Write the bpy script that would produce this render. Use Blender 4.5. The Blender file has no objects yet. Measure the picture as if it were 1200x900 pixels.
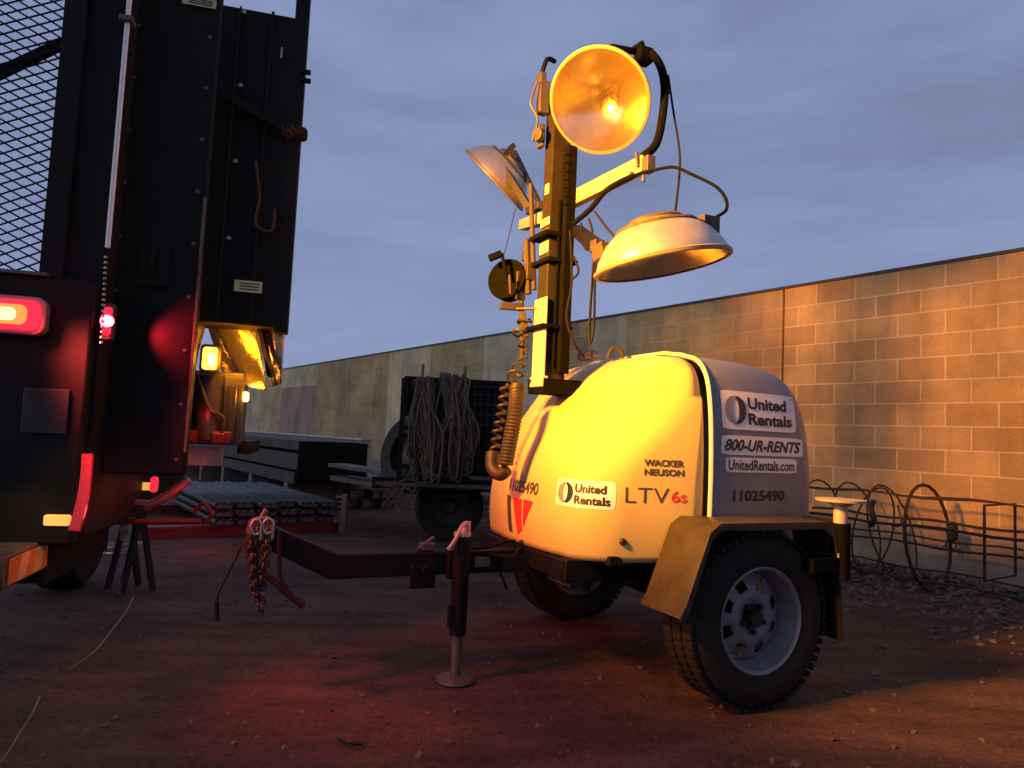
import bpy, bmesh, math, random
from mathutils import Vector, Matrix, Euler
from mathutils.bvhtree import BVHTree
random.seed(7)
R = math.radians
sc = bpy.context.scene
C = sc.collection

# ------------------------------------------------------------------ camera
F = 835.0            # focal length in photo pixels (1200 wide)
CAM_H = 1.03
PITCH, ROLL = R(4.2), R(2.6)
cd = bpy.data.cameras.new('camera'); cam = bpy.data.objects.new('camera', cd); C.objects.link(cam)
cd.sensor_width = 36; cd.lens = F/1200*36; cd.clip_start = .05; cd.clip_end = 2000
CR = (Matrix.Rotation(R(90)+PITCH, 3, 'X') @ Matrix.Rotation(ROLL, 3, 'Z'))
cam.matrix_world = Matrix.Translation((0,0,CAM_H)) @ CR.to_4x4()
sc.camera = cam
CP = Vector((0,0,CAM_H))
def ray(px, py): return CR @ Vector(((px-600)/F, -(py-450)/F, -1))
def at(px, py, Y):                         # point of the place at distance Y ahead
    d = ray(px, py); return CP + d*(Y/d.y)
def atz(px, py, z=0.0):                    # point on the level z
    d = ray(px, py); return CP + d*((z-CAM_H)/d.z)
def onpl(px, py, p0, n):
    d = ray(px, py); return CP + d*((p0-CP).dot(n)/d.dot(n))

# ------------------------------------------------------------------ world, dusk sky
w = bpy.data.worlds.new('World'); sc.world = w; w.use_nodes = True
nt = w.node_tree; nt.nodes.clear()
def N(t, tp, **kw):
    n = t.nodes.new(tp)
    for k, v in kw.items(): setattr(n, k, v)
    return n
SUN_EL, SUN_ROT = R(7), R(246)
wo = N(nt,'ShaderNodeOutputWorld'); ms = N(nt,'ShaderNodeMixShader')
sky = N(nt,'ShaderNodeTexSky'); sky.sky_type='NISHITA'; sky.sun_disc=False
sky.sun_elevation = R(1.5); sky.sun_rotation = SUN_ROT; sky.altitude=600
b1 = N(nt,'ShaderNodeBackground'); b1.inputs[1].default_value=.06
nt.links.new(sky.outputs[0], b1.inputs[0])
tc = N(nt,'ShaderNodeTexCoord'); mp = N(nt,'ShaderNodeMapping'); mp.inputs['Scale'].default_value=(1,1,3.6)
mp.inputs['Rotation'].default_value=(R(8),0,R(20))
nt.links.new(tc.outputs['Generated'], mp.inputs[0])
no = N(nt,'ShaderNodeTexNoise'); no.inputs['Scale'].default_value=1.7; no.inputs['Detail'].default_value=9; no.inputs['Roughness'].default_value=.56
no.inputs['Distortion'].default_value=.35
nt.links.new(mp.outputs[0], no.inputs['Vector'])
sx = N(nt,'ShaderNodeSeparateXYZ'); nt.links.new(tc.outputs['Generated'], sx.inputs[0])
mm = N(nt,'ShaderNodeMath',operation='MULTIPLY_ADD'); mm.inputs[1].default_value=-.30; nt.links.new(sx.outputs['Z'], mm.inputs[0]); nt.links.new(no.outputs[0], mm.inputs[2])
cr = N(nt,'ShaderNodeValToRGB'); e = cr.color_ramp.elements
e[0].position=.16; e[0].color=(.152,.182,.285,1); e[1].position=.62; e[1].color=(.262,.322,.530,1)
m_=cr.color_ramp.elements.new(.36); m_.color=(.202,.248,.425,1)
nt.links.new(mm.outputs[0], cr.inputs[0])
b2 = N(nt,'ShaderNodeBackground'); b2.inputs[1].default_value=1.12; nt.links.new(cr.outputs[0], b2.inputs[0])
ms.inputs[0].default_value=.95
nt.links.new(b1.outputs[0], ms.inputs[1]); nt.links.new(b2.outputs[0], ms.inputs[2]); nt.links.new(ms.outputs[0], wo.inputs[0])
def look(o, target):
    o.rotation_euler = (Vector(target)-o.location).to_track_quat('-Z','Y').to_euler()
# the last glow of the western sky, behind the camera
sd = bpy.data.lights.new('sun','SUN'); sd.energy=.62; sd.angle=R(32); sd.color=(1,.88,.62)
sun = bpy.data.objects.new('sun', sd); C.objects.link(sun); sun.location=(-8,-4,3)
sun.rotation_euler = Vector((math.sin(R(66)), math.cos(R(66)), -math.tan(SUN_EL))).to_track_quat('-Z','Y').to_euler()
vs = sc.view_settings; vs.view_transform='Standard'; vs.look='None'; vs.exposure=0; vs.gamma=1; vs.use_curve_mapping=False
# amber beacon of the truck and its red tail lamps
AMBER=(1,.345,.012); RED=(1,.02,.035)
def lamp(name, kind, loc, tgt, energy, col, size=.05, cone=60, blend=.5):
    d = bpy.data.lights.new(name, kind); d.energy=energy; d.color=col
    if kind in ('SPOT','POINT'): d.shadow_soft_size=size
    if kind=='SPOT': d.spot_size=R(cone); d.spot_blend=blend
    o = bpy.data.objects.new(name, d); C.objects.link(o); o.location=loc
    if tgt is not None: look(o, tgt)
    return o
BEAM = Vector((-1.42,1.60,2.36))
L_AMB=lamp('amber_beam','SPOT', BEAM, (4.3,5.0,1.75), 3000, AMBER, .22, 82, .9)

# ------------------------------------------------------------------ materials
def mat(name, col, rough=.6, metal=0, noise=0, nscale=20, bump=0, emit=None, estr=0, spec=.5, col2=None, coat=0, bdist=.01):
    m = bpy.data.materials.new(name); m.use_nodes=True; t=m.node_tree; b=t.nodes['Principled BSDF']
    b.inputs['Base Color'].default_value=(*col,1); b.inputs['Roughness'].default_value=rough; b.inputs['Metallic'].default_value=metal
    b.inputs['Specular IOR Level'].default_value=spec; b.inputs['Coat Weight'].default_value=coat
    if emit: b.inputs['Emission Color'].default_value=(*emit,1); b.inputs['Emission Strength'].default_value=estr
    if noise or bump:
        c=N(t,'ShaderNodeTexCoord'); n=N(t,'ShaderNodeTexNoise'); n.inputs['Scale'].default_value=nscale; n.inputs['Detail'].default_value=7; n.inputs['Roughness'].default_value=.65
        t.links.new(c.outputs['Object'], n.inputs['Vector'])
        if noise:
            r=N(t,'ShaderNodeValToRGB'); r.color_ramp.elements[0].position=.3; r.color_ramp.elements[1].position=.7
            c2 = col2 or tuple(x*(1-noise) for x in col)
            r.color_ramp.elements[0].color=(*c2,1); r.color_ramp.elements[1].color=(*col,1)
            t.links.new(n.outputs[0], r.inputs[0]); t.links.new(r.outputs[0], b.inputs['Base Color'])
            q=N(t,'ShaderNodeMapRange'); q.inputs[3].default_value=min(1,rough*1.25); q.inputs[4].default_value=rough*.8
            t.links.new(n.outputs[0], q.inputs[0]); t.links.new(q.outputs[0], b.inputs['Roughness'])
        if bump:
            bp=N(t,'ShaderNodeBump'); bp.inputs['Strength'].default_value=bump; bp.inputs['Distance'].default_value=bdist
            t.links.new(n.outputs[0], bp.inputs['Height']); t.links.new(bp.outputs[0], b.inputs['Normal'])
    return m
M = dict(
 shell = mat('amber_tinted_plastic',(.62,.51,.19),.5,noise=.16,nscale=3.5,bump=.05,spec=.3,col2=(.54,.44,.15)),  # amber light put into the colour of grey-white plastic
 hood = mat('silver_grey_plastic',(.235,.245,.27),.38,.3,noise=.14,nscale=4,bump=.04,spec=.45),
 black = mat('black_paint',(.006,.006,.007),.55,noise=.4,nscale=12,bump=.08,col2=(.011,.009,.008),spec=.12),
 matte = mat('matte_black_metal',(.006,.006,.006),.8,noise=.3,nscale=14,spec=.04),
 truckblack = mat('truck_black_paint',(.007,.007,.008),.6,noise=.5,nscale=6,bump=.1,col2=(.014,.012,.012),spec=.14),
 steel = mat('galvanised_steel',(.42,.42,.42),.42,.85,noise=.35,nscale=14,bump=.05),
 dull = mat('weathered_steel',(.16,.145,.13),.55,.6,noise=.5,nscale=18,bump=.15),
 chrome = mat('polished_rod',(.7,.7,.72),.15,1),
 rubber = mat('tyre_rubber',(.010,.0095,.009),.8,noise=.4,nscale=25,bump=.12,col2=(.022,.018,.015),spec=.2),
 rim = mat('white_wheel_paint',(.19,.19,.21),.5,noise=.4,nscale=11,bump=.03,col2=(.13,.12,.12)),
 dark = mat('dark_hub_grease',(.02,.018,.016),.5,.2,noise=.3,nscale=30),
 gasket = mat('black_gasket',(.008,.008,.008),.7),
 alu = mat('spun_aluminium',(.66,.64,.62),.38,.75,noise=.3,nscale=9,bump=.03,col2=(.48,.42,.36)),
 reflector = mat('lamp_reflector',(.88,.82,.70),.20,.92,noise=.25,nscale=8,bump=.06,col2=(.62,.5,.36),bdist=.02),
 mastp = mat('grey_mast_paint',(.030,.026,.018),.75,0,noise=.45,nscale=9,bump=.06,col2=(.018,.014,.010),spec=.15),
 darkmast = mat('dark_mast_section',(.016,.016,.012),.7,0,noise=.4,nscale=9),
 arm = mat('galvanised_arm',(.42,.41,.37),.5,.2,noise=.3,nscale=13),
 cable = mat('cable_jacket',(.014,.013,.012),.7,spec=.1),
 brass = mat('tarnished_coil_jacket',(.05,.038,.028),.5,0,noise=.4,nscale=20),
 decal = mat('white_sticker',(.80,.79,.77),.35,noise=.06,nscale=30),
 ink = mat('black_lettering',(.012,.012,.018),.5),
 navy = mat('navy_lettering',(.014,.020,.07),.45),
 greyink = mat('grey_logo_print',(.20,.22,.27),.45),
 redink = mat('red_lettering',(.62,.035,.03),.45),
 greyletter = mat('dark_grey_lettering',(.06,.055,.05),.5),
 rust = mat('rusty_steel',(.13,.06,.032),.8,.3,noise=.55,nscale=22,bump=.3),
 rebar = mat('rebar_rust',(.06,.035,.025),.8,.2,noise=.5,nscale=40,bump=.3),
 orange = mat('orange_reflective',(.85,.22,.04),.4,noise=.2,nscale=15),
 tapewhite = mat('white_reflective',(.75,.7,.6),.4,noise=.2,nscale=15),
 redpaint = mat('red_paint',(.20,.012,.012),.45,noise=.3,nscale=10),
 hose = mat('old_grey_hose',(.085,.062,.045),.7,noise=.5,nscale=12,bump=.1,col2=(.045,.032,.022)),
 hose2 = mat('brown_hose',(.13,.075,.05),.7,noise=.4,nscale=12,bump=.1),
 timber = mat('weathered_timber',(.22,.17,.12),.8,noise=.5,nscale=10,bump=.2),
 greyboard = mat('pale_board',(.26,.26,.27),.6,noise=.25,nscale=8),
 blue = mat('blue_plastic',(.06,.07,.17),.5),
 stone = mat('gravel_stone',(.15,.13,.115),.85,noise=.5,nscale=60,bump=.3),
 yellowsticker = mat('yellow_sticker',(.62,.58,.30),.45),
 wire = mat('bare_wire',(.35,.33,.30),.35,.8),
)
M['redlens']=mat('red_lens_lit',(.5,.01,.02),.25,emit=(1,.02,.05),estr=1.3)
M['redhot']=mat('red_lamp_core',(1,.3,.15),.3,emit=(1,.34,.12),estr=5)
M['reddot']=mat('red_marker_core',(1,.3,.3),.3,emit=(1,.10,.16),estr=9)
M['amberlens']=mat('amber_lens_lit',(1,.5,.05),.3,emit=(1,.50,.06),estr=3.2)
M['amberhot']=mat('amber_lamp_core',(1,.6,.2),.3,emit=(1,.62,.2),estr=9)
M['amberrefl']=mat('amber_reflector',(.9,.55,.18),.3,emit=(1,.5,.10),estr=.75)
def glass_mat():
    m=bpy.data.materials.new('lamp_glass'); m.use_nodes=True; t=m.node_tree; t.nodes.clear()
    o=N(t,'ShaderNodeOutputMaterial'); mx=N(t,'ShaderNodeMixShader'); tr=N(t,'ShaderNodeBsdfTransparent'); g=N(t,'ShaderNodeBsdfGlossy'); g.inputs['Roughness'].default_value=.08
    fr=N(t,'ShaderNodeLayerWeight'); fr.inputs[0].default_value=.25
    tr.inputs[0].default_value=(.93,.91,.86,1)
    t.links.new(fr.outputs['Facing'],mx.inputs[0]); mlt=N(t,'ShaderNodeMath',operation='MULTIPLY'); mlt.inputs[1].default_value=.35
    t.links.new(fr.outputs['Facing'],mlt.inputs[0]); t.links.new(mlt.outputs[0],mx.inputs[0])
    t.links.new(tr.outputs[0],mx.inputs[1]); t.links.new(g.outputs[0],mx.inputs[2]); t.links.new(mx.outputs[0],o.inputs[0]); return m
M['glass']=glass_mat()
M['amberstripe']=mat('amber_reflective',(.9,.48,.18),.4,noise=.2,nscale=15)

# ------------------------------------------------------------------ object helpers
class MB:
    def __init__(s): s.bm=bmesh.new()
    def add(s, verts, faces):
        vs_=[s.bm.verts.new(v) for v in verts]
        for f in faces:
            try: s.bm.faces.new([vs_[i] for i in f])
            except ValueError: pass
        return vs_
    def box(s, c, d, rot=None):
        c=Vector(c); h=Vector(d)/2; rm=rot if rot is not None else Matrix.Identity(3)
        vs_=[c+rm@Vector((x*h.x,y*h.y,z*h.z)) for x in(-1,1) for y in(-1,1) for z in(-1,1)]
        s.add(vs_,[(0,1,3,2),(4,6,7,5),(0,4,5,1),(2,3,7,6),(0,2,6,4),(1,5,7,3)]); return s
    def bar(s, a, b, wd, ht, up=(0,0,1)):
        a=Vector(a); b=Vector(b); d=(b-a); L=d.length; x=d.normalized(); y=Vector(up).cross(x)
        if y.length<1e-4: y=Vector((0,1,0)).cross(x)
        y.normalize(); z=x.cross(y); rm=Matrix((x,y,z)).transposed()
        return s.box((a+b)/2,(L,wd,ht),rm)
    def tube(s, pts, r, n=8, caps=True, closed=False):
        pts=[Vector(p) for p in pts]; k=len(pts); rr=r if isinstance(r,(list,tuple)) else [r]*k
        rings=[]; prev=None
        for i,p in enumerate(pts):
            if closed: t=(pts[(i+1)%k]-pts[i-1])
            else: t=(pts[min(i+1,k-1)]-pts[max(i-1,0)])
            t.normalize()
            if prev is None:
                u=t.orthogonal().normalized()
            else:
                u=prev-t*prev.dot(t)
                u = u.normalized() if u.length>1e-6 else t.orthogonal().normalized()
            prev=u; v=t.cross(u)
            rings.append([s.bm.verts.new(p+(u*math.cos(a)+v*math.sin(a))*rr[i]) for a in [2*math.pi*j/n for j in range(n)]])
        for i in range(k if closed else k-1):
            A=rings[i]; B=rings[(i+1)%k]
            for j in range(n): s.bm.faces.new((A[j],A[(j+1)%n],B[(j+1)%n],B[j]))
        if caps and not closed:
            s.bm.faces.new(rings[0][::-1]); s.bm.faces.new(rings[-1])
        return s
    def cyl(s, a, b, r, n=20): return s.tube([a,b],r,n)
    def lathe(s, prof, mtx, n=40, close=False):     # prof: (r, z)
        rings=[]
        for r,z in prof:
            if r<1e-5: rings.append([s.bm.verts.new(mtx@Vector((0,0,z)))])
            else: rings.append([s.bm.verts.new(mtx@Vector((r*math.cos(2*math.pi*j/n),r*math.sin(2*math.pi*j/n),z))) for j in range(n)])
        q=len(rings)
        for i in range(q if close else q-1):
            A=rings[i];B=rings[(i+1)%q]
            for j in range(n):
                j2=(j+1)%n
                if len(A)==1 and len(B)==1: continue
                if len(A)==1: s.bm.faces.new((A[0],B[j2],B[j]))
                elif len(B)==1: s.bm.faces.new((A[j],A[j2],B[0]))
                else: s.bm.faces.new((A[j],A[j2],B[j2],B[j]))
        return s
    def prism(s, poly, ext):       # poly list of 3d points, ext vector
        n=len(poly); ext=Vector(ext)
        vs_=[Vector(p) for p in poly]+[Vector(p)+ext for p in poly]
        s.add(vs_,[tuple(range(n))[::-1],tuple(range(n,2*n))]+[(i,(i+1)%n,(i+1)%n+n,i+n) for i in range(n)]); return s
    def build(s, name, m, parent=None, bevel=0, smooth=True, world=False, recalc=True, solid=0):
        if recalc: bmesh.ops.recalc_face_normals(s.bm, faces=s.bm.faces)
        me=bpy.data.meshes.new(name); 
        if world and parent is not None:
            inv=root_of(parent).matrix_basis.inverted(); s.bm.transform(inv)
        s.bm.to_mesh(me); s.bm.free(); me.materials.append(m)
        if smooth:
            for p in me.polygons: p.use_smooth=True
            me.set_sharp_from_angle(angle=R(35))
        o=bpy.data.objects.new(name, me); C.objects.link(o)
        if parent is not None: o.parent=parent
        if solid:
            q=o.modifiers.new('solid','SOLIDIFY'); q.thickness=solid; q.offset=-1
        if bevel:
            q=o.modifiers.new('bevel','BEVEL'); q.width=bevel; q.segments=2; q.limit_method='ANGLE'; q.angle_limit=R(40)
        return o
def root_of(o):
    while o.parent is not None: o=o.parent
    return o
def tag(o,label=None,cat=None,group=None,kind=None):
    if label:o['label']=label
    if cat:o['category']=cat
    if group:o['group']=group
    if kind:o['kind']=kind
    return o
def thing(name,label,cat,loc=(0,0,0),rz=0,group=None):
    o=bpy.data.objects.new(name,None); o.empty_display_size=.2; C.objects.link(o); o.location=loc; o.rotation_euler=(0,0,rz)
    o.matrix_basis=Matrix.Translation(loc)@Matrix.Rotation(rz,4,'Z')
    return tag(o,label,cat,group)
def orient(p, d, roll=0):         # matrix with +Z along d at p
    q=Vector(d).normalized().to_track_quat('Z','Y')
    return Matrix.Translation(p)@q.to_matrix().to_4x4()@Matrix.Rotation(roll,4,'Z')
def smoothpath(pts, n=8):
    pts=[Vector(p) for p in pts]; out=[]
    P=[pts[0]]+pts+[pts[-1]]
    for i in range(1,len(P)-2):
        for k in range(n):
            t=k/n; a,b,c,d=P[i-1],P[i],P[i+1],P[i+2]
            out.append(.5*((2*b)+(-a+c)*t+(2*a-5*b+4*c-d)*t*t+(-a+3*b-3*c+d)*t**3))
    out.append(pts[-1]); return out

# ------------------------------------------------------------------ GROUND
def ground_mat():
    m=bpy.data.materials.new('dirt_yard'); m.use_nodes=True; t=m.node_tree; b=t.nodes['Principled BSDF']
    c=N(t,'ShaderNodeTexCoord')
    n1=N(t,'ShaderNodeTexNoise'); n1.inputs['Scale'].default_value=.9; n1.inputs['Detail'].default_value=9; n1.inputs['Roughness'].default_value=.7
    n2=N(t,'ShaderNodeTexNoise'); n2.inputs['Scale'].default_value=38; n2.inputs['Detail'].default_value=6; n2.inputs['Roughness'].default_value=.75
    mp=N(t,'ShaderNodeMapping'); mp.inputs['Rotation'].default_value=(0,0,R(-12)); mp.inputs['Scale'].default_value=(.7,2.6,1)
    n3=N(t,'ShaderNodeTexNoise'); n3.inputs['Scale'].default_value=2.2; n3.inputs['Detail'].default_value=5
    for n in (n1,n2): t.links.new(c.outputs['Object'],n.inputs['Vector'])
    t.links.new(c.outputs['Object'],mp.inputs[0]); t.links.new(mp.outputs[0],n3.inputs['Vector'])
    r1=N(t,'ShaderNodeValToRGB'); r1.color_ramp.elements[0].position=.32; r1.color_ramp.elements[1].position=.68
    r1.color_ramp.elements[0].color=(.058,.036,.028,1); r1.color_ramp.elements[1].color=(.190,.115,.084,1)
    r2=N(t,'ShaderNodeValToRGB'); r2.color_ramp.elements[0].position=.36; r2.color_ramp.elements[1].position=.72
    r2.color_ramp.elements[0].color=(.45,.45,.45,1); r2.color_ramp.elements[1].color=(1.35,1.3,1.25,1)
    r3=N(t,'ShaderNodeValToRGB'); r3.color_ramp.elements[0].position=.38; r3.color_ramp.elements[1].position=.62
    r3.color_ramp.elements[0].color=(.62,.62,.62,1); r3.color_ramp.elements[1].color=(1.15,1.1,1.05,1)
    t.links.new(n1.outputs[0],r1.inputs[0]); t.links.new(n2.outputs[0],r2.inputs[0]); t.links.new(n3.outputs[0],r3.inputs[0])
    x1=N(t,'ShaderNodeMixRGB',blend_type='MULTIPLY'); x1.inputs[0].default_value=.8
    x2=N(t,'ShaderNodeMixRGB',blend_type='MULTIPLY'); x2.inputs[0].default_value=.9
    t.links.new(r1.outputs[0],x1.inputs[1]); t.links.new(r2.outputs[0],x1.inputs[2]); t.links.new(x1.outputs[0],x2.inputs[1]); t.links.new(r3.outputs[0],x2.inputs[2])
    t.links.new(x2.outputs[0],b.inputs['Base Color']); b.inputs['Roughness'].default_value=.85; b.inputs['Specular IOR Level'].default_value=.25
    vo=N(t,'ShaderNodeTexVoronoi'); vo.inputs['Scale'].default_value=26; t.links.new(c.outputs['Object'],vo.inputs['Vector'])
    ad=N(t,'ShaderNodeMath',operation='MULTIPLY_ADD'); ad.inputs[1].default_value=.35; t.links.new(vo.outputs['Distance'],ad.inputs[0]); t.links.new(n2.outputs[0],ad.inputs[2])
    ad2=N(t,'ShaderNodeMath',operation='MULTIPLY_ADD'); ad2.inputs[1].default_value=.5; t.links.new(n3.outputs[0],ad2.inputs[0]); t.links.new(ad.outputs[0],ad2.inputs[2])
    bp=N(t,'ShaderNodeBump'); bp.inputs['Strength'].default_value=.75; bp.inputs['Distance'].default_value=.035
    t.links.new(ad2.outputs[0],bp.inputs['Height']); t.links.new(bp.outputs[0],b.inputs['Normal'])
    return m
from mathutils import noise as mn
g=MB(); 
xs=[-300,-60,-20]+[-8+.12*i for i in range(134)]+[20,60,300]; ys=[-60,-12,-2]+[.5+.12*i for i in range(117)]+[30,80,400]
def gh(x,y):
    if not(-8<=x<=8 and .5<=y<=14.5): return 0
    return .012*(mn.noise(Vector((x*.9,y*2.2,0)))) + .006*mn.noise(Vector((x*4,y*5,3)))
gv=[[g.bm.verts.new((x,y,gh(x,y))) for x in xs] for y in ys]
for j in range(len(ys)-1):
    for i in range(len(xs)-1): g.bm.faces.new((gv[j][i],gv[j][i+1],gv[j+1][i+1],gv[j+1][i]))
tag(g.build('ground',ground_mat()),kind='structure')

# ------------------------------------------------------------------ WALL of concrete block
vp=ray(10,485); WD=Vector((vp.x,vp.y,0)).normalized()          # along the wall, away
p12=at(1200,500,.203*F/30*1.0); P12=Vector((p12.x,p12.y,0))
WN=Vector((-WD.y,WD.x,0)); 
if WN.dot(P12)>0: WN=-WN
WTOP=2.705
def wall_mat():
    m=bpy.data.materials.new('painted_block'); m.use_nodes=True; t=m.node_tree; b=t.nodes['Principled BSDF']
    c=N(t,'ShaderNodeTexCoord'); s=N(t,'ShaderNodeSeparateXYZ'); k=N(t,'ShaderNodeCombineXYZ')
    t.links.new(c.outputs['Object'],s.inputs[0])
    ax=N(t,'ShaderNodeMath',operation='ADD'); ax.inputs[1].default_value=40.6+JOFF; az=N(t,'ShaderNodeMath',operation='ADD'); az.inputs[1].default_value=.203*40-WTOP
    t.links.new(s.outputs['X'],ax.inputs[0]); t.links.new(s.outputs['Z'],az.inputs[0]); t.links.new(ax.outputs[0],k.inputs[0]); t.links.new(az.outputs[0],k.inputs[1])
    br=N(t,'ShaderNodeTexBrick'); br.inputs['Scale'].default_value=1; br.inputs['Brick Width'].default_value=.4064; br.inputs['Row Height'].default_value=.203
    br.inputs['Mortar Size'].default_value=.008; br.inputs['Mortar Smooth'].default_value=.3; br.inputs['Bias'].default_value=-.1
    br.inputs['Color1'].default_value=(.41,.28,.15,1); br.inputs['Color2'].default_value=(.54,.38,.20,1); br.inputs['Mortar'].default_value=(.66,.52,.33,1)  # amber beam's orange deepened into the block colours
    t.links.new(k.outputs[0],br.inputs['Vector'])
    n=N(t,'ShaderNodeTexNoise'); n.inputs['Scale'].default_value=1.1; n.inputs['Detail'].default_value=8; n.inputs['Roughness'].default_value=.65
    t.links.new(c.outputs['Object'],n.inputs['Vector'])
    r=N(t,'ShaderNodeValToRGB'); r.color_ramp.elements[0].position=.35; r.color_ramp.elements[1].position=.65
    r.color_ramp.elements[0].color=(.68,.68,.68,1); r.color_ramp.elements[1].color=(1.28,1.24,1.16,1); t.links.new(n.outputs[0],r.inputs[0])
    cur=br.outputs[0]
    def rng(src,lo,hi,soft=.02):
        a=N(t,'ShaderNodeMapRange'); a.inputs[1].default_value=lo-soft; a.inputs[2].default_value=lo+soft; t.links.new(src,a.inputs[0])
        d=N(t,'ShaderNodeMapRange'); d.inputs[1].default_value=hi-soft; d.inputs[2].default_value=hi+soft; d.inputs[3].default_value=1; d.inputs[4].default_value=0; t.links.new(src,d.inputs[0])
        e=N(t,'ShaderNodeMath',operation='MULTIPLY'); t.links.new(a.outputs[0],e.inputs[0]); t.links.new(d.outputs[0],e.inputs[1]); return e.outputs[0]
    # painted-over patches, and greenish spans without the amber tint: x range, z range, colour, cover
    bumpmask=None
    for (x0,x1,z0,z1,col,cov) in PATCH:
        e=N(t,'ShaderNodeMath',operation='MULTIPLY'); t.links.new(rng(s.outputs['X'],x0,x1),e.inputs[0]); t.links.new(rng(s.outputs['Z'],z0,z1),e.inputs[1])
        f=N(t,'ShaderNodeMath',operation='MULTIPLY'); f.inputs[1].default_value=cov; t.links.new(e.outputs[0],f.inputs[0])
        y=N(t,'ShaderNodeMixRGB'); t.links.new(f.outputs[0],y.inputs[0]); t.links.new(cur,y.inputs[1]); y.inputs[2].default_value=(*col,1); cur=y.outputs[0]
        if bumpmask is None: bumpmask=f.outputs[0]
        else:
            q=N(t,'ShaderNodeMath',operation='MAXIMUM'); t.links.new(bumpmask,q.inputs[0]); t.links.new(f.outputs[0],q.inputs[1]); bumpmask=q.outputs[0]
    x=N(t,'ShaderNodeMixRGB',blend_type='MULTIPLY'); x.inputs[0].default_value=1; t.links.new(cur,x.inputs[1]); t.links.new(r.outputs[0],x.inputs[2]); cur=x.outputs[0]
    mp=N(t,'ShaderNodeMapping'); mp.inputs['Scale'].default_value=(7,7,.5); n4=N(t,'ShaderNodeTexNoise'); n4.inputs['Scale'].default_value=1; n4.inputs['Detail'].default_value=6; n4.inputs['Roughness'].default_value=.6
    t.links.new(c.outputs['Object'],mp.inputs[0]); t.links.new(mp.outputs[0],n4.inputs['Vector'])
    r4=N(t,'ShaderNodeValToRGB'); r4.color_ramp.elements[0].position=.30; r4.color_ramp.elements[1].position=.55; r4.color_ramp.elements[0].color=(.78,.78,.79,1); r4.color_ramp.elements[1].color=(1,1,1,1); t.links.new(n4.outputs[0],r4.inputs[0])
    x=N(t,'ShaderNodeMixRGB',blend_type='MULTIPLY'); x.inputs[0].default_value=.65; t.links.new(cur,x.inputs[1]); t.links.new(r4.outputs[0],x.inputs[2]); cur=x.outputs[0]
    n5=N(t,'ShaderNodeTexNoise'); n5.inputs['Scale'].default_value=90; n5.inputs['Detail'].default_value=4; t.links.new(c.outputs['Object'],n5.inputs['Vector'])
    r5=N(t,'ShaderNodeMapRange'); r5.inputs[1].default_value=.3; r5.inputs[2].default_value=.7; r5.inputs[3].default_value=.72; r5.inputs[4].default_value=1.12; t.links.new(n5.outputs[0],r5.inputs[0])
    x=N(t,'ShaderNodeMixRGB',blend_type='MULTIPLY'); x.inputs[0].default_value=1; t.links.new(cur,x.inputs[1]); t.links.new(r5.outputs[0],x.inputs[2]); cur=x.outputs[0]
    t.links.new(cur,b.inputs['Base Color']); b.inputs['Roughness'].default_value=.9; b.inputs['Specular IOR Level'].default_value=.15
    n2=N(t,'ShaderNodeTexNoise'); n2.inputs['Scale'].default_value=55; n2.inputs['Detail'].default_value=5; t.links.new(c.outputs['Object'],n2.inputs['Vector'])
    fm=N(t,'ShaderNodeMath',operation='MULTIPLY_ADD'); fm.inputs[1].default_value=-1.0; t.links.new(br.outputs['Fac'],fm.inputs[0]); 
    n2m=N(t,'ShaderNodeMath',operation='MULTIPLY'); n2m.inputs[1].default_value=.5; t.links.new(n2.outputs[0],n2m.inputs[0]); t.links.new(n2m.outputs[0],fm.inputs[2])
    bp=N(t,'ShaderNodeBump'); bp.inputs['Strength'].default_value=.5; bp.inputs['Distance'].default_value=.008
    t.links.new(fm.outputs[0],bp.inputs['Height']); t.links.new(bp.outputs[0],b.inputs['Normal'])
    return m
def wx(px):     # distance along the wall seen at picture column px
    q=onpl(px,500,P12,WN); return (q-P12).dot(WD)
JOFF=-wx(1177.1)+.2032*0
GB=(.50,.46,.33)
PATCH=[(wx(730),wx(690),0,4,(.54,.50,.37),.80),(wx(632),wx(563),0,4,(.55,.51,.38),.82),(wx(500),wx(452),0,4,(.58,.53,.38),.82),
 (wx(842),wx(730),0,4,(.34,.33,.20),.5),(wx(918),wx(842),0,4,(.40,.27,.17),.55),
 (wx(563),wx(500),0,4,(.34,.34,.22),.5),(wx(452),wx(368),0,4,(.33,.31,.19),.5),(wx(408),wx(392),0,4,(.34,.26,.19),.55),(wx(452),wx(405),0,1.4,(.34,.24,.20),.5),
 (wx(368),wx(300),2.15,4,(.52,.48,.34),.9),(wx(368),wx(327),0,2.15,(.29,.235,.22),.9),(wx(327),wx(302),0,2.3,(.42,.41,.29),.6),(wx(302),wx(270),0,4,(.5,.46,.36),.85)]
wl=thing('block_wall','long tan concrete block wall with painted-over patches behind the yard','wall',P12,math.atan2(WD.y,WD.x))
SEAM=wx(916)
L0,L1=-9,75
FT=.40
# local y axis of the wall: sign so that +ly is towards camera
ly=Vector((-WD.y,WD.x,0)); sg=1 if ly.dot(WN)>0 else -1
g=MB()
g.box(((L0+SEAM)/2-.006,-sg*.1,(FT+WTOP)/2),(SEAM-L0-.012,.2,WTOP-FT)); g.box(((L1+SEAM)/2+.006,-sg*.1,(FT+WTOP)/2),(L1-SEAM-.012,.2,WTOP-FT))
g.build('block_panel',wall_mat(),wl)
g=MB(); g.box(((L0+L1)/2,-sg*.1,WTOP+.0165),(L1-L0,.23,.03)); g.build('coping',mat('dark_coping',(.05,.04,.035),.7),wl)
g=MB(); g.box(((L0+L1)/2,-sg*.02,FT/2-.002),(L1-L0,.34,FT-.01)); g.build('footing',mat('concrete_footing',(.38,.29,.21),.85,noise=.35,nscale=5,bump=.2),wl,bevel=.012)

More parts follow.
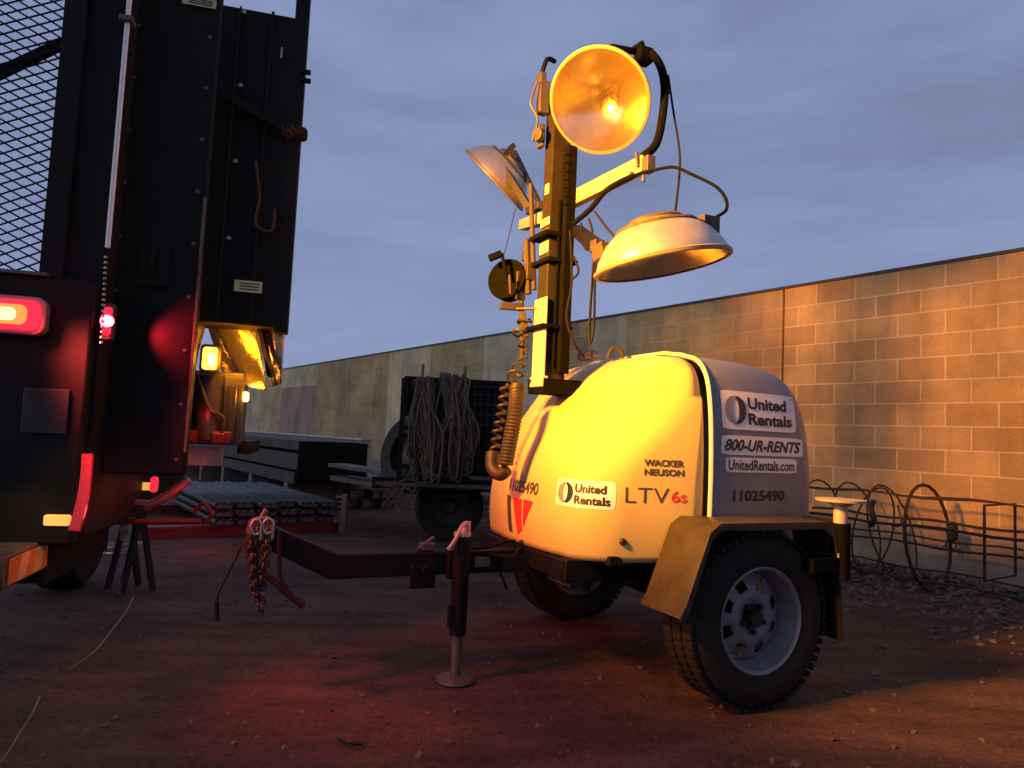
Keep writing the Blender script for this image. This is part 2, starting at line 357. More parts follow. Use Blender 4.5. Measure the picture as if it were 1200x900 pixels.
# ------------------------------------------------------------------ LIGHT TOWER TRAILER   local X = forward to the coupler, Y = near side
AZ=R(25); U=Vector((-math.cos(AZ),-math.sin(AZ),0)); 
HUB=Vector((.99,2.79,0)); V=Vector((-math.sin(AZ),math.cos(AZ),0))
T0=HUB+V*.86
tr=thing('light_tower_trailer','towable light tower with pale moulded hood, folded mast and dish floodlights, lit amber','trailer',T0,math.atan2(U.y,U.x))
TI=tr.matrix_basis.inverted()
def tl(px,py,Y): return TI@at(px,py,Y)
# chassis
g=MB()
for s in (-1,1): g.box((0,s*.42,.50),(1.25,.06,.09))
for x in (-.6,-.2,.25,.6): g.box((x,0,.50),(.06,.84,.08))
g.box((0,0,.36),(.07,1.3,.07)); 
for s in(-1,1): g.box((0,s*.42,.42),(.5,.05,.02)); g.box((-.24,s*.42,.44),(.04,.06,.08)); g.box((.24,s*.42,.44),(.04,.06,.08))
g.build('chassis',M['black'],tr,bevel=.004)
g=MB(); g.box((-.04,0,.55),(1.04,1.08,.04)); g.build('base_tray',M['black'],tr,bevel=.006)
for c_,d_ in (((.5,.2,.46),(.04,.20,.12)),((.50,-.22,.47),(.03,.24,.08))): g=MB(); g.box(c_,d_); g.build('front_plate',M['dull'],tr,bevel=.004)
for a_,b_,r_ in (((.33,.1,.34),(.33,.1,.50),.035),((.15,.25,.40),(.15,.25,.52),.05)): g=MB(); g.cyl(a_,b_,r_); g.build('drain_fitting',M['dark'],tr)

# body hull
GAP=.075
def interp(tab,z):
    for (a,b) in zip(tab,tab[1:]):
        if a[0]<=z<=b[0]:
            t=(z-a[0])/(b[0]-a[0]); t_=t; return tuple(x+(y-x)*t_ for x,y in zip(a[1:],b[1:]))
    return tab[-1][1:]
#      z     Xfront Xrear halfW  rF   rR
TAB=[(.545,.590,-.615,.600,.16,.09),(.62,.600,-.62,.612,.16,.10),(.75,.602,-.622,.618,.17,.10),(.90,.580,-.622,.620,.19,.11),(1.02,.520,-.620,.618,.23,.12),(1.12,.470,-.615,.612,.28,.14),
     (1.20,.415,-.605,.604,.30,.16),(1.27,.355,-.588,.592,.27,.18),(1.33,.290,-.555,.572,.20,.20),(1.37,.225,-.505,.540,.14,.22),(1.397,.180,-.44,.495,.09,.22),(1.415,.15,-.36,.43,.06,.22),(1.427,.13,-.26,.31,.04,.08)]
def ring(z,off=0,gx=.06):
    xf,xr,hw,rf,rr=interp(TAB,z); xf+=off;xr-=off;hw+=off; rf+=off*.5; rr+=off*.5
    pts=[]
    def corner(cx,cy,r,a0,a1,n=9):
        for k in range(n+1):
            a=a0+(a1-a0)*k/n; pts.append(Vector((cx+r*math.cos(a),cy+r*math.sin(a),z)))
    def edge(a,b,n):
        for k in range(1,n): pts.append(a.lerp(b,k/n))
    P=math.pi
    rf=max(.01,min(rf,hw-.005,(xf-xr)/2-.002,xf-gx-.012)); rr=min(rr,hw-.005,(xf-xr)/2-.002)
    corner(xf-rf,-(hw-rf),rf,-P/2,0); e0=len(pts)
    q=Vector((xf,hw-rf,z)); 
    # slightly bowed front face
    a=pts[-1].copy(); 
    for k in range(1,8):
        t=k/8; p=a.lerp(q,t); p.x+=.035*math.sin(P*t)*(hw/.62); pts.append(p)
    corner(xf-rf,hw-rf,rf,0,P/2)
    g1=Vector((gx,hw,z)); edge(pts[-1].copy(),g1,7); pts.append(g1.copy()); edge(g1,Vector((xr+rr,hw,z)),8)
    corner(xr+rr,hw-rr,rr,P/2,P)
    edge(pts[-1].copy(),Vector((xr,-(hw-rr),z)),8)
    corner(xr+rr,-(hw-rr),rr,P,1.5*P)
    g2=Vector((gx,-hw,z)); edge(pts[-1].copy(),g2,8); pts.append(g2.copy()); edge(g2,pts[0].copy(),7)
    for p in pts:
        d=p.x-GAP; p.y*=1-(.40*d*d/(d+.12) if d>0 else .17*d*d/(-d+.12))
    return pts
def hull_bm(off=0,gx=.075):
    g=MB(); zs=[]
    zz=[t[0] for t in TAB]
    for a,b in zip(zz,zz[1:]):
        for k in range(3): zs.append(a+(b-a)*k/3)
    zs.append(zz[-1]); rings=[]
    # smooth the table by averaging
    raw=[ring(z,off,gx) for z in zs]
    for it in range(4):
        raw=[raw[0]]+[[ (raw[i-1][j]+raw[i][j]*2+raw[i+1][j])/4 for j in range(len(raw[i]))] for i in range(1,len(raw)-1)]+[raw[-1]]
    for r_ in raw: rings.append([g.bm.verts.new(p+Vector((0,0,off if r_ is raw[-1] else off*.5))) for p in r_])
    n=len(rings[0])
    for A,B in zip(rings,rings[1:]):
        for j in range(n): g.bm.faces.new((A[j],A[(j+1)%n],B[(j+1)%n],B[j]))
    g.bm.faces.new(rings[-1])
    return g
def cut(g,x,keep_front,lean=.0):
    r=bmesh.ops.bisect_plane(g.bm,dist=.0008,geom=g.bm.verts[:]+g.bm.edges[:]+g.bm.faces[:],plane_co=(x,0,0),plane_no=(1,0,lean),clear_outer=not keep_front,clear_inner=keep_front)
    return g
hb=hull_bm(); bmesh.ops.recalc_face_normals(hb.bm,faces=hb.bm.faces); HT=BVHTree.FromBMesh(hb.bm); hb.bm.free()
hb=hull_bm(.014); bmesh.ops.recalc_face_normals(hb.bm,faces=hb.bm.faces); HT2=BVHTree.FromBMesh(hb.bm); hb.bm.free()
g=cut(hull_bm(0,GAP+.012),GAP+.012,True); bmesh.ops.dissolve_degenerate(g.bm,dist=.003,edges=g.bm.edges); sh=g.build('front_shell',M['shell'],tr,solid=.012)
g=cut(hull_bm(.014,GAP-.016),GAP-.016,False); hd=g.build('hood',M['hood'],tr,solid=.012)
g=hull_bm(-.026); cut(g,GAP-.06,True); cut(g,GAP+.05,False); g.build('gasket',M['gasket'],tr)
# flared lip along the hood's front edge
lp=[p for p in [v for v in ring(.6,.02)]]
path=[]
for z in [.58+.03*k for k in range(26)]+[1.36,1.38,1.40]:
    o,nn,_,_=HT2.ray_cast(Vector((GAP-.014,2,z)),Vector((0,-1,0)))
    if o: path.append(o+nn*.004)
top=[]
for y in [.42-.06*k for k in range(15)]:
    o,nn,_,_=HT2.ray_cast(Vector((GAP-.014,y,3)),Vector((0,0,-1)))
    if o: top.append(o+nn*.004)
path+= [p for p in top if p.y<path[-1].y-.02]
lipm=mat('hood_edge_plastic',(.55,.54,.52),.35)
g=MB(); g.tube(path,.010,8); g.build('edge_lip',lipm,hd)
# bottom seam trim and small fasteners
g=MB()
for (px,py) in ((730,635),(612,636)):
    g=MB(); p=tl(px,py,3.0); 
    o,nn,_,_=HT.ray_cast(TI@CP,(p-TI@CP).normalized())
    if o: g.lathe([(0,.012),(.010,.012),(.014,.006),(.015,0)],orient(o,nn),16); g.build('latch_button',M['dark'],sh)
# far side and near side wheels, fenders
def wheel(sy):
    y1=sy*.81; y0=sy*.60
    ax=Matrix.Translation((-.08,(y0+y1)/2,.345))@Matrix.Rotation(R(-90*sy),4,'X')
    g=MB(); h=.103
    prof=[(.205,-h*.80),(.235,-h*.98),(.285,-h),(.318,-h*.9),(.337,-h*.72),(.345,-h*.45),(.346,0),(.345,h*.45),(.337,h*.72),(.318,h*.9),(.285,h),(.235,h*.98),(.205,h*.80),(.2,0)]
    g.lathe(prof,ax,72,close=True)
    # tread blocks
    for k in range(60):
        for row,(zz,dz) in enumerate(((-.062,.05),(-.0,.045),(.062,.05))):
            a=2*math.pi*(k+.5*(row%2))/60; rm=(Matrix.Rotation(a,3,'Z'))
            c=rm@Vector((.3455,0,zz)); g.box(ax@c,(.016,.025,dz), (ax.to_3x3()@rm))
    wy=g.build('wheel',M['rubber'],tr)
    g=MB(); g.lathe([(.206,h*.80),(.212,h*.86),(.206,h*.9),(.196,h*.80),(.190,h*.3),(.178,h*.0),(.176,-h*.3),(.19,-h*.7),(.206,-h*.8)],ax,64)
    # spoke disc with eight windows
    NS=96; bands=[(.052,.30),(.085,.34),(.112,.30),(.150,.12),(.165,.02),(.178,-.02)]
    V_={}
    for bi,(r_,z_) in enumerate(bands):
        for k in range(NS):
            a=2*math.pi*k/NS; V_[bi,k]=g.bm.verts.new(ax@Vector((r_*math.cos(a),r_*math.sin(a),z_*h)))
    for bi in range(len(bands)-1):
        for k in range(NS):
            ph=(k%12)
            if bi==2 and 3<=ph<=8: continue
            if bi==3 and 4<=ph<=7: continue
            g.bm.faces.new((V_[bi,k],V_[bi,(k+1)%NS],V_[bi+1,(k+1)%NS],V_[bi+1,k]))
    g.build('rim',M['rim'],wy,solid=.004)
    g=MB(); g.lathe([(.0,.62*h),(.030,.62*h),(.034,.5*h),(.034,.2*h),(.052,.28*h),(.06,.25*h),(.06,-.2*h)],ax,32)
    for k in range(5):
        a=2*math.pi*k/5+.3; c=Vector((.056*math.cos(a),.056*math.sin(a),0)); g.cyl(ax@(c+Vector((0,0,.2*h))),ax@(c+Vector((0,0,.5*h))),.010,6)
    g.build('hub',M['dark'],wy)
    g=MB(); g.lathe([(0,-.25*h),(.13,-.25*h),(.13,-.8*h),(0,-.8*h)],ax,32); g.build('brake_drum',M['dark'],wy)
for sy in (1,-1): wheel(sy)
for sy in (1,-1):
    yo=sy*.845; yi=sy*.60
    prof=[(.372,.395),(.342,.44),(.235,.705),(.185,.738),(-.375,.738),(-.435,.700),(-.470,.53)]
    g=MB(); n=len(prof)
    # outer skin and flange turned down at the outer edge
    inn=[(x-(.018 if x>0 else -.018)*(1 if abs(x)>.3 else .5),z-.030) for x,z in prof]
    vo=[(x,yo,z) for x,z in prof]; vi=[(x,yi,z) for x,z in prof]; vf=[(x,yo,z) for x,z in inn]
    g.add(vo+vi+vf,[(i,i+1,n+i+1,n+i) for i in range(n-1)]+[(i,i+1,2*n+i+1,2*n+i) for i in range(n-1)])
    fm=M.setdefault('fender',mat('scuffed_black_fender',(.026,.024,.018),.42,noise=.5,nscale=9,bump=.12,col2=(.065,.055,.035),spec=.35))
    f=g.build('fender',fm,tr,bevel=.006,solid=.005)
    g=MB(); g.box((-.482,sy*.73,.655),(.05,.19,.17)); g.box((-.488,sy*.73,.52),(.02,.13,.12)); b=g.build('light_bracket',M['black'],f,bevel=.005)
    g=MB(); g.box((-.512,sy*.73,.665),(.012,.15,.09)); g.build('tail_light',mat('dark_red_lens',(.12,.005,.008),.25),b,bevel=.005)
    g=MB(); g.prism([(-.48,sy*.62,.54),(-.48,sy*.82,.54),(-.50,sy*.82,.24),(-.49,sy*.64,.25)],(.006,0,0)); g.build('mud_flap',M['rubber'],f)
# little reflector plate
g=MB(); g.box((-.46,.848,.60),(.05,.006,.018)); g.build('side_reflector',M['greyboard'],tr)
# tongue
pE=Vector((1.83,0,.615)); pB=Vector((1.47,0,.465)); 
g=MB(); y=.042; hh=.048
g.prism([(.45,-y,.425),(1.475,-y,.425),(1.745,-y,.560),(1.745,-y,.655),(1.445,-y,.522),(.45,-y,.522)],(0,2*y,0)); g.build('tongue',M['black'],tr,bevel=.006)
g=MB(); g.prism([(1.71,-.055,.59),(1.77,-.055,.585),(1.80,-.055,.605),(1.79,-.055,.655),(1.74,-.055,.675),(1.70,-.055,.66)],(0,.11,0)); g.cyl((1.75,-.02,.66),(1.73,-.02,.70),.010); g.build('coupler',M['dull'],tr,bevel=.01)
g=MB(); 
g.box((1.09,.052,.425),(.11,.02,.10)); g.cyl((1.09,.055,.455),(1.09,.085,.455),.016,6); g.build('pivot_bracket',M['black'],tr,bevel=.004)
g=MB(); g.box((1.06,0,.54),(.06,.05,.03)); g.cyl((1.1,.0,.53),(1.03,.0,.58),.008); g.build('tongue_pin',M['dull'],tr,bevel=.003); g=MB(); g.box((.82,.049,.475),(.075,.012,.045)); g.build('tongue_label_plate',M['dull'],tr,bevel=.003)
g=MB(); g.box((.62,.06,.47),(.22,.10,.07)); g.tube(smoothpath([(.8,.05,.51),(.7,.10,.50),(.62,.05,.53),(.5,.12,.47),(.42,.2,.42)]),.010); g.tube(smoothpath([(.95,.03,.53),(.8,.06,.54),(.65,-.03,.55),(.5,0,.53)]),.008)
g.tube(smoothpath([(.74,.07,.43),(.73,.10,.39),(.71,.08,.36)]),.007)
g.build('wiring_box',M['cable'],tr,bevel=.004)
# jack
J=Vector((.945,.115,0))
g=MB(); g.tube([J+Vector((0,0,.19)),J+Vector((0,0,.60))],.036,24); g.box(J+Vector((0,-.045,.475)),(.09,.05,.12)); g.box(J+Vector((.034,.01,.27)),(.03,.035,.09)); jk=g.build('tongue_jack',M['black'],tr,bevel=.003)
g=MB(); g.cyl(J+Vector((0,0,.015)),J+Vector((0,0,.2)),.022,16); g.lathe([(0,.022),(.03,.022),(.078,.010),(.082,.0),(.0,.0)],Matrix.Translation(J+Vector((0,0,.004))),24); g.build('foot',M['dull'],jk)
g=MB(); g.cyl(J+Vector((0,0,.6)),J+Vector((0,0,.615)),.037,20)
g.tube(smoothpath([J+Vector((.0,0,.605)),J+Vector((-.015,0,.645)),J+Vector((.01,.02,.645)),J+Vector((.045,.03,.585)),J+Vector((.075,.035,.548))],5),.0085)
g.tube([J+Vector((-.02,.0,.612)),J+Vector((-.02,.0,.66))],.015,12); g.build('crank_handle',mat('jack_crank',(.45,.36,.32),.4,.4),jk)
# safety chains and hook at the coupler
def link(g,p,d,side,L=.032,W=.012,r=.0042):
    d=Vector(d).normalized(); s_=Vector(side); s_=(s_-d*s_.dot(d)).normalized(); pts=[]
    for k in range(12):
        a=2*math.pi*k/12; c=math.cos(a); s=math.sin(a)
        pts.append(Vector(p)+d*((L/2-W)*(1 if c>0 else -1)*min(1,abs(c)*3)+W*c)+s_*W*s)
    g.tube(pts,r,6,closed=True)
def chain(g,path,step=.024,**k):
    pts=smoothpath(path,12); acc=0; i=0; nxt=0
    for a,b in zip(pts,pts[1:]):
        acc+=(b-a).length
        if acc>=nxt:
            link(g,b,(b-a),(0,1,0) if i%2 else (1,0,.2),**k); i+=1; nxt+=step
    return g
chm=mat('chain_steel',(.07,.055,.045),.55,.4,noise=.4,nscale=30)
def hangloop(x0,y0,z0,dz,dx,dy): return [(x0,y0,z0),(x0+.012,y0+.02,z0-dz*.5),(x0+dx*.4,y0+dy*.5,z0-dz),(x0+dx,y0+dy,z0-dz*.45),(x0+dx*1.05,y0+dy,z0-.02)]
for (x0,y0,z0,dz,dx,dy) in ((1.72,.07,.66,.34,.05,.015),(1.75,.06,.66,.22,.04,.03),(1.73,-.05,.66,.29,.05,-.02),(1.77,.07,.65,.26,-.03,.03)):
    g=MB(); chain(g,hangloop(x0,y0,z0,dz,dx,dy)); g.build('safety_chain',chm,tr)
g=MB()
for (px,py,d) in ((300,618,2.62),(314,617,2.64)):
    p=tl(px,py,d); pts=[p+Vector((.018*math.cos(a),0,.018*math.sin(a)*1.5)) for a in [R(-130)+R(300)*k/12 for k in range(13)]]
    g.tube(pts,.006,8); g.tube([pts[-1],pts[-1]+Vector((0,0,-.05))],.006)
g.build('chain_hook',M['steel'],tr)
g=MB(); g.tube(smoothpath([tl(328,622,2.7),tl(327,655,2.7),tl(330,680,2.7),tl(338,690,2.7)]),.008); g.tube([tl(310,672,2.7),tl(330,690,2.7),tl(356,711,2.7)],.012)
g.tube(smoothpath([tl(283,640,2.6),tl(268,672,2.6),tl(255,700,2.6),tl(256,728,2.6)]),.003); g.tube([tl(254,705,2.6),tl(255,728,2.6)],.008)
g.build('breakaway_cable',M['cable'],tr)

# mast
MX=.50; mc=Vector((MX,.015,0))
g=MB(); g.box((MX,0,1.60),(.115,.10,.62)); ms1=g.build('mast',M['darkmast'],tr,bevel=.006)
g=MB(); g.box((MX+.064,.012,1.475),(.012,.118,.42)); g.box((MX+.06,.012,1.290),(.03,.13,.05)); g.build('mast_face_plate',mat('mast_face_paint',(.60,.58,.52),.45,noise=.2,nscale=6),ms1,bevel=.004)
g=MB(); g.box((MX+.005,0,2.28),(.095,.085,.82)); g.build('inner_section',M['mastp'],ms1,bevel=.005)
g=MB(); g.box((MX-.02,.085,1.87),(.05,.05,1.08)); g.box((MX+.02,.075,1.75),(.012,.012,.8))
for k in range(7): g.box((MX+.006,.105,2.12+.04*k),(.02,.02,.006))
g.build('guide_rail',M['matte'],ms1,bevel=.004)
for i,(z,h,m) in enumerate(((2.055,.036,'decal'),(2.0,.05,'dull'),(1.93,.055,'decal'),(2.215,.05,'decal'))):
    g=MB(); g.box((MX+.0545+.001,(0 if i<3 else .005),z),(.004,(.082 if i<3 else .035),h)); st=g.build('warning_sticker',M[m],ms1)
    if i in (0,2,3):
        g=MB()
        for k in range(3): g.box((MX+.058+.0005,(0 if i<3 else .004),z+h*(.28-.26*k)),(.002,(.06 if i<3 else .02),h*.08))
        g.build('printed_line',M['ink'],st)
for (c_,d_) in (((MX+.02,0,1.985),(.15,.17,.022)),((MX+.0,.0,1.86),(.16,.19,.02)),((MX+.02,0,1.545),(.16,.20,.018))): g=MB(); g.box(c_,d_); g.build('clamp_band',M['matte'],ms1,bevel=.003)
g=MB(); g.box((MX-.03,0,1.27),(.2,.16,.07)); g.build('mast_foot',M['matte'],ms1,bevel=.004)
# winch
wp=tl(594,327,3.45)
ax=orient(wp,TI.to_3x3()@Vector((-.45,-.88,.12)))
g=MB(); g.lathe([(0,.012),(.02,.014),(.03,.004),(.08,.004),(.09,.010),(.100,.010),(.104,.0),(.104,-.006),(.05,-.008),(.048,-.05),(.100,-.052),(.100,-.06),(0,-.06)],ax,36); wi=g.build('winch',M['matte'],tr)
g=MB(); g.box(tl(610,335,3.43),(.05,.02,.14)); g.bar(tl(586,358,3.4),tl(610,360,3.42),.03,.035); g.bar(tl(605,362,3.4),tl(640,361,3.35),.02,.012); g.bar(tl(612,365,3.4),tl(617,395,3.4),.03,.03); g.bar(tl(597,322,3.36),tl(598,345,3.36),.012,.012)
g.build('winch_bracket',M['brass'],wi,bevel=.003)
g=MB(); g.bar(tl(573,303,3.4),tl(588,297,3.4),.035,.03); g.tube([tl(588,297,3.4),tl(594,325,3.38)],.010); g.build('winch_handle',M['matte'],wi,bevel=.006)
g=MB(); g.tube([tl(591,298,3.4),tl(598,270,3.42),tl(604,244,3.45)],.0022,6); g.tube([tl(585,300,3.4),tl(606,130,3.9)],.0001,4,caps=False) if 0 else None; g.build('winch_cable',M['cable'],wi)
g=MB()
for (a,b,r_) in (((622,215),(626,340),.012),((617,280),(619,345),.016),((611,352),(612,420),.012),((627,360),(628,415),.009)):
    g.tube([tl(*a,3.42),tl(*b,3.42)],r_,10)
g.box(tl(621,318,3.42),(.05,.04,.09)); g.box(tl(616,300,3.43),(.03,.03,.05)); g.build('mast_conduit',M['brass'],tr,bevel=.003)
# pulley and bracket hardware beside the top of the mast
g=MB(); g.lathe([(0,.014),(.03,.014),(.034,.006),(.028,0),(.034,-.006),(.03,-.014),(0,-.014)],orient(tl(631,158,3.3),(1,.3,0)),24)
g.box(tl(634,160,3.34),(.02,.05,.11)); g.box(tl(636,115,3.34),(.05,.05,.16)); g.box(tl(634,92,3.34),(.03,.06,.04)); g.tube(smoothpath([tl(630,95,3.3),tl(622,120,3.3),tl(630,140,3.3),tl(624,165,3.3)]),.006); g.build('pulley_block',M['dull'],tr,bevel=.003)
g=MB()
g.tube(smoothpath([tl(634,90,3.35),tl(641,70,3.35),tl(650,72,3.4)]),.012); g.build('mast_head_pin',M['black'],tr)

# cross arms
def arm(name,a,b,w,h,m,up=(0,0,1)): 
    g=MB(); g.bar(a,b,w,h,up); return g.build(name,M[m],tr,bevel=.004)
a1=arm('lamp_arm',tl(668,236,3.34),tl(758,191,3.0),.045,.072,'arm')
g=MB(); p=tl(740,203,3.02); g.lathe([(0,.004),(.008,.004),(.010,-.001)],orient(p,TI.to_3x3()@Vector((0,-1,0))),12); g.cyl(tl(746,178,3.0),tl(747,196,3.0),.008,8); g.cyl(tl(754,205,2.99),tl(754,213,2.99),.008,8); g.box(tl(760,193,2.98),(.04,.045,.07)); g.build('arm_bolt',M['dull'],a1,bevel=.002)
arm('lamp_arm',tl(613,264,3.75),tl(638,256,3.4),.05,.055,'arm')
arm('cross_arm',tl(676,270,3.3),tl(708,296,2.62),.05,.05,'black')
g=MB(); g.tube(smoothpath([tl(672,262,3.2),tl(692,245,3.05),tl(712,222,2.95),tl(745,205,2.9),tl(768,199,2.85),tl(790,196,2.8),tl(812,205,2.75),tl(838,218,2.7),tl(850,232,2.66),tl(851,246,2.62),tl(838,255,2.6)],6),[.012]*18+[.0065]*43,8)
g.build('bent_rod',M['matte'],tr)
g=MB()
for pts in ([(783,88,3.1),(789,130,3.1),(796,175,3.0),(796,205,2.9),(791,250,2.75)],
            [(681,262,3.1),(683,285,3.0),(690,292,3.0),(694,272,3.05),(690,256,3.1)],
            [(697,248,3.0),(712,268,2.8),(728,285,2.55)],
            [(697,290,2.7),(694,330,2.75),(691,380,2.8),(692,402,2.8),(696,380,2.8),(697,330,2.75),(699,295,2.7)],
            [(668,270,3.2),(670,330,3.2),(664,370,3.2),(672,400,3.2),(685,420,3.25)],
            [(672,300,3.2),(678,318,3.2),(670,328,3.2)]):
    g.tube(smoothpath([tl(*p) for p in pts]),.0055,6)
g.build('loose_cable',M['cable'],tr)

def floodlight(center, face, R0, yoke, depth=.17):
    face=Vector(face).normalized(); mt=orient(center,face)
    def ml(r,z): return (r,z)
    pr_out=[(R0,0),(R0*1.005,-.012),(R0*.93,-.05),(R0*.80,-.095),(R0*.60,-.135),(R0*.40,-.158),(R0*.34,-.165)]
    g=MB(); g.lathe(pr_out,mt,64); d=g.build('floodlight',M['alu'],tr)
    g=MB(); pi_=[(R0*.985,.0)]+[(R0*.985*math.sqrt(max(0,(1-k/14))),-.155*k/14) for k in range(1,14)]+[(R0*.1,-.155),(0,-.155)]
    g.lathe(pi_,mt,64); g.build('reflector',M['reflector'],d)
    g=MB(); g.lathe([(R0*1.0,.006),(R0*1.035,.004),(R0*1.04,-.006),(R0*1.0,-.012),(R0*.975,-.0),(R0*.975,.006)],mt,72,close=True); g.build('rim_band',mat('lamp_rim',(.26,.22,.17),.45,.2) if 'lr' not in M else M['lr'],d)
    g=MB(); g.lathe([(0,.006),(R0*.5,.0055),(R0*.98,.002)],mt,48); g.build('glass_cover',M['glass'],d)
    g=MB(); g.lathe([(R0*.42,-.152),(R0*.43,-.162),(R0*.38,-.172),(R0*.22,-.178),(0,-.179)],mt,36)
    g.lathe([(R0*.62,-.128),(R0*.64,-.133),(R0*.60,-.143)],mt,48); g.build('lamp_housing',M['dull'],d)
    # lamp tube inside
    g=MB(); c=Vector(center); t=face
    g.tube([c-t*.145,c-t*.12,c-t*.06,c-t*.035],[.012,.03,.034,.008],16); g.build('bulb',M['glass'],d)
    g=MB(); s_=t.orthogonal().normalized(); g.tube([c-t*.05+s_*.0,c-t*.10+s_*.04],.0035); g.tube([c-t*.02,c-t*.14],.0035); g.tube([c-t*.07-s_*.05,c-t*.06+s_*.03],.003); g.build('bulb_support',M['rust'],d)
    return d
toCam=lambda p:(TI@CP-p).normalized()
D3=TI.to_3x3()
# lamp facing the viewer
c1=tl(702,119,3.12); f1=(toCam(c1)+D3@Vector((-.34,0,-.30))); d1=floodlight(c1,f1,.227,None)
g=MB(); 
back=c1-f1.normalized()*.24
g.box(tl(754,66,3.2),(.07,.06,.07)); g.tube(smoothpath([tl(748,62,3.22),tl(762,62,3.2),tl(774,78,3.14),tl(779,105,3.1),tl(775,145,3.05),tl(768,170,3.02),tl(753,184,3.0)],6),.019,10)
g.tube([tl(742,58,3.2),tl(754,50,3.2)],.014); g.tube([tl(716,55,3.12),tl(752,62,3.22)],.016,8); g.tube(smoothpath([tl(775,95,3.12),tl(783,110,3.1)]),.01)
g.build('yoke',M['matte'],d1,bevel=.003)
# lamp on the far side, seen edge on
c2=tl(579,212,4.15); f2=D3@Vector((-.66,.22,-.66)); d2=floodlight(c2,f2,.235,None)
g=MB(); g.bar(tl(586,190,4.0),tl(624,250,3.9),.05,.04); g.bar(tl(604,180,4.2),tl(633,240,4.0),.03,.02); g.bar(tl(582,192,4.0),tl(602,170,4.05),.03,.03); g.box(tl(600,182,4.05),(.05,.05,.05)); g.bar(tl(620,248,3.9),tl(634,240,3.7),.04,.04)
g.build('yoke',M['brass'],d2,bevel=.003)
# lamp on the near side, hanging face down
c3=tl(776,311,2.52); f3=D3@Vector((.20,.03,-.98)); d3=floodlight(c3,f3,.238,None)
g=MB(); g.box(tl(827,265,2.5),(.07,.07,.06)); g.bar(tl(824,268,2.5),tl(800,280,2.5),.02,.03); g.bar(tl(700,300,2.6),tl(712,292,2.55),.05,.06); g.box(tl(700,288,2.6),(.04,.04,.04)); g.tube([tl(715,296,2.5),tl(760,276,2.35),tl(818,262,2.42)],.006)
g.build('yoke',M['brass'],d3,bevel=.003)

# coiled cords
def coil(path,rad,wire,turns,m,name,parent=tr):
    pts=smoothpath(path,30); L=[0]
    for a,b in zip(pts,pts[1:]): L.append(L[-1]+(b-a).length)
    n=int(turns*14); out=[]; prev=None; i=0
    for k in range(n+1):
        s_=L[-1]*k/n
        while i<len(L)-2 and L[i+1]<s_: i+=1
        p=pts[i].lerp(pts[i+1],(s_-L[i])/max(1e-6,L[i+1]-L[i])); t=(pts[i+1]-pts[i]).normalized()
        u=prev-t*prev.dot(t) if prev is not None else t.orthogonal(); u.normalize(); prev=u; v=t.cross(u)
        a=2*math.pi*turns*k/n; rr=rad(k/n) if callable(rad) else rad
        out.append(p+(u*math.cos(a)+v*math.sin(a))*rr)
    g=MB(); g.tube(out,wire,6); return g.build(name,m,parent)
coil([tl(606,452,3.25),tl(604,480,3.2),tl(598,515,3.2),tl(592,545,3.2)],.027,.0095,24,M['brass'],'coiled_cord')
coil([tl(592,450,3.3),tl(588,480,3.3),tl(582,510,3.3),tl(578,540,3.28)],.018,.0075,9,M['brass'],'coiled_cord')
g=MB(); g.tube(smoothpath([tl(577,530,3.27),tl(577,548,3.25),tl(586,556,3.22),tl(594,550,3.2)]),.030,12); g.build('cord_elbow',M['brass'],tr)
coil([tl(618,372,3.4),tl(609,392,3.4),tl(616,412,3.4),tl(608,430,3.35),tl(600,450,3.3)],lambda t:.024+.012*math.sin(9*t),.0065,7.5,M['brass'],'coiled_cord')

# things on the roof of the hull
g=MB(); g.tube(smoothpath([tl(712,420,3.45),tl(718,408,3.45),tl(727,410,3.45),tl(730,420,3.45)]),.010); g.build('lifting_eye',M['brass'],tr)
g=MB()
for k in range(9):
    p=tl(680+random.random()*28,412+random.random()*9,3.5); g.lathe([(0,.02),(.02,.012),(.026,0),(.02,-.012),(0,-.02)],Matrix.Translation(p)@Matrix.Scale(random.uniform(.7,1.2),4),8)
g.build('cable_gland',M['greyboard'],tr)
# rear stabiliser swung up: foot plate on top
rj=Vector((-.66,.45,0))
q=tl(985,597,3.02); q.z=0
g=MB(); g.cyl(q+Vector((0,0,.50)),q+Vector((0,0,.73)),.040,20); g.box(q+Vector((.08,0,.56)),(.2,.05,.06)); sj=g.build('stabiliser_jack',M['matte'],tr)
g=MB(); g.cyl(q+Vector((0,0,.73)),q+Vector((0,0,.81)),.028,20); g.lathe([(.028,.80),(.06,.815),(.098,.82),(.10,.83),(.06,.832),(0,.833)],Matrix.Translation(q),32); g.build('foot_plate',M['arm'],sj)

# decals draped on the hull
def drape(tree,origin,ddir,off):
    o,nn,_,_=tree.ray_cast(origin,ddir)
    return None if o is None else o+nn*off
def decal_side(name,x0,x1,z0,z1,m,tree,off,parent,nx=10,nz=6,rad=.0):
    # rounded rectangle patch on the near side; x0 is the picture-left (front) edge
    g=MB(); V_={}
    for i in range(nx+1):
        for j in range(nz+1):
            x=x0+(x1-x0)*i/nx; z=z0+(z1-z0)*j/nz
            if rad and (i in(0,nx)) and (j in(0,nz)): 
                x+= rad*(1 if x1>x0 else -1)*(1 if i==0 else -1)*.3; z+=rad*(1 if j==0 else -1)*.3
            p=drape(tree,Vector((x,2,z)),Vector((0,-1,0)),off)
            if p: V_[i,j]=g.bm.verts.new(p)
    for i in range(nx):
        for j in range(nz):
            k=[(i,j),(i+1,j),(i+1,j+1),(i,j+1)]
            if all(q in V_ for q in k): g.bm.faces.new([V_[q] for q in k])
    return g.build(name,m,parent)
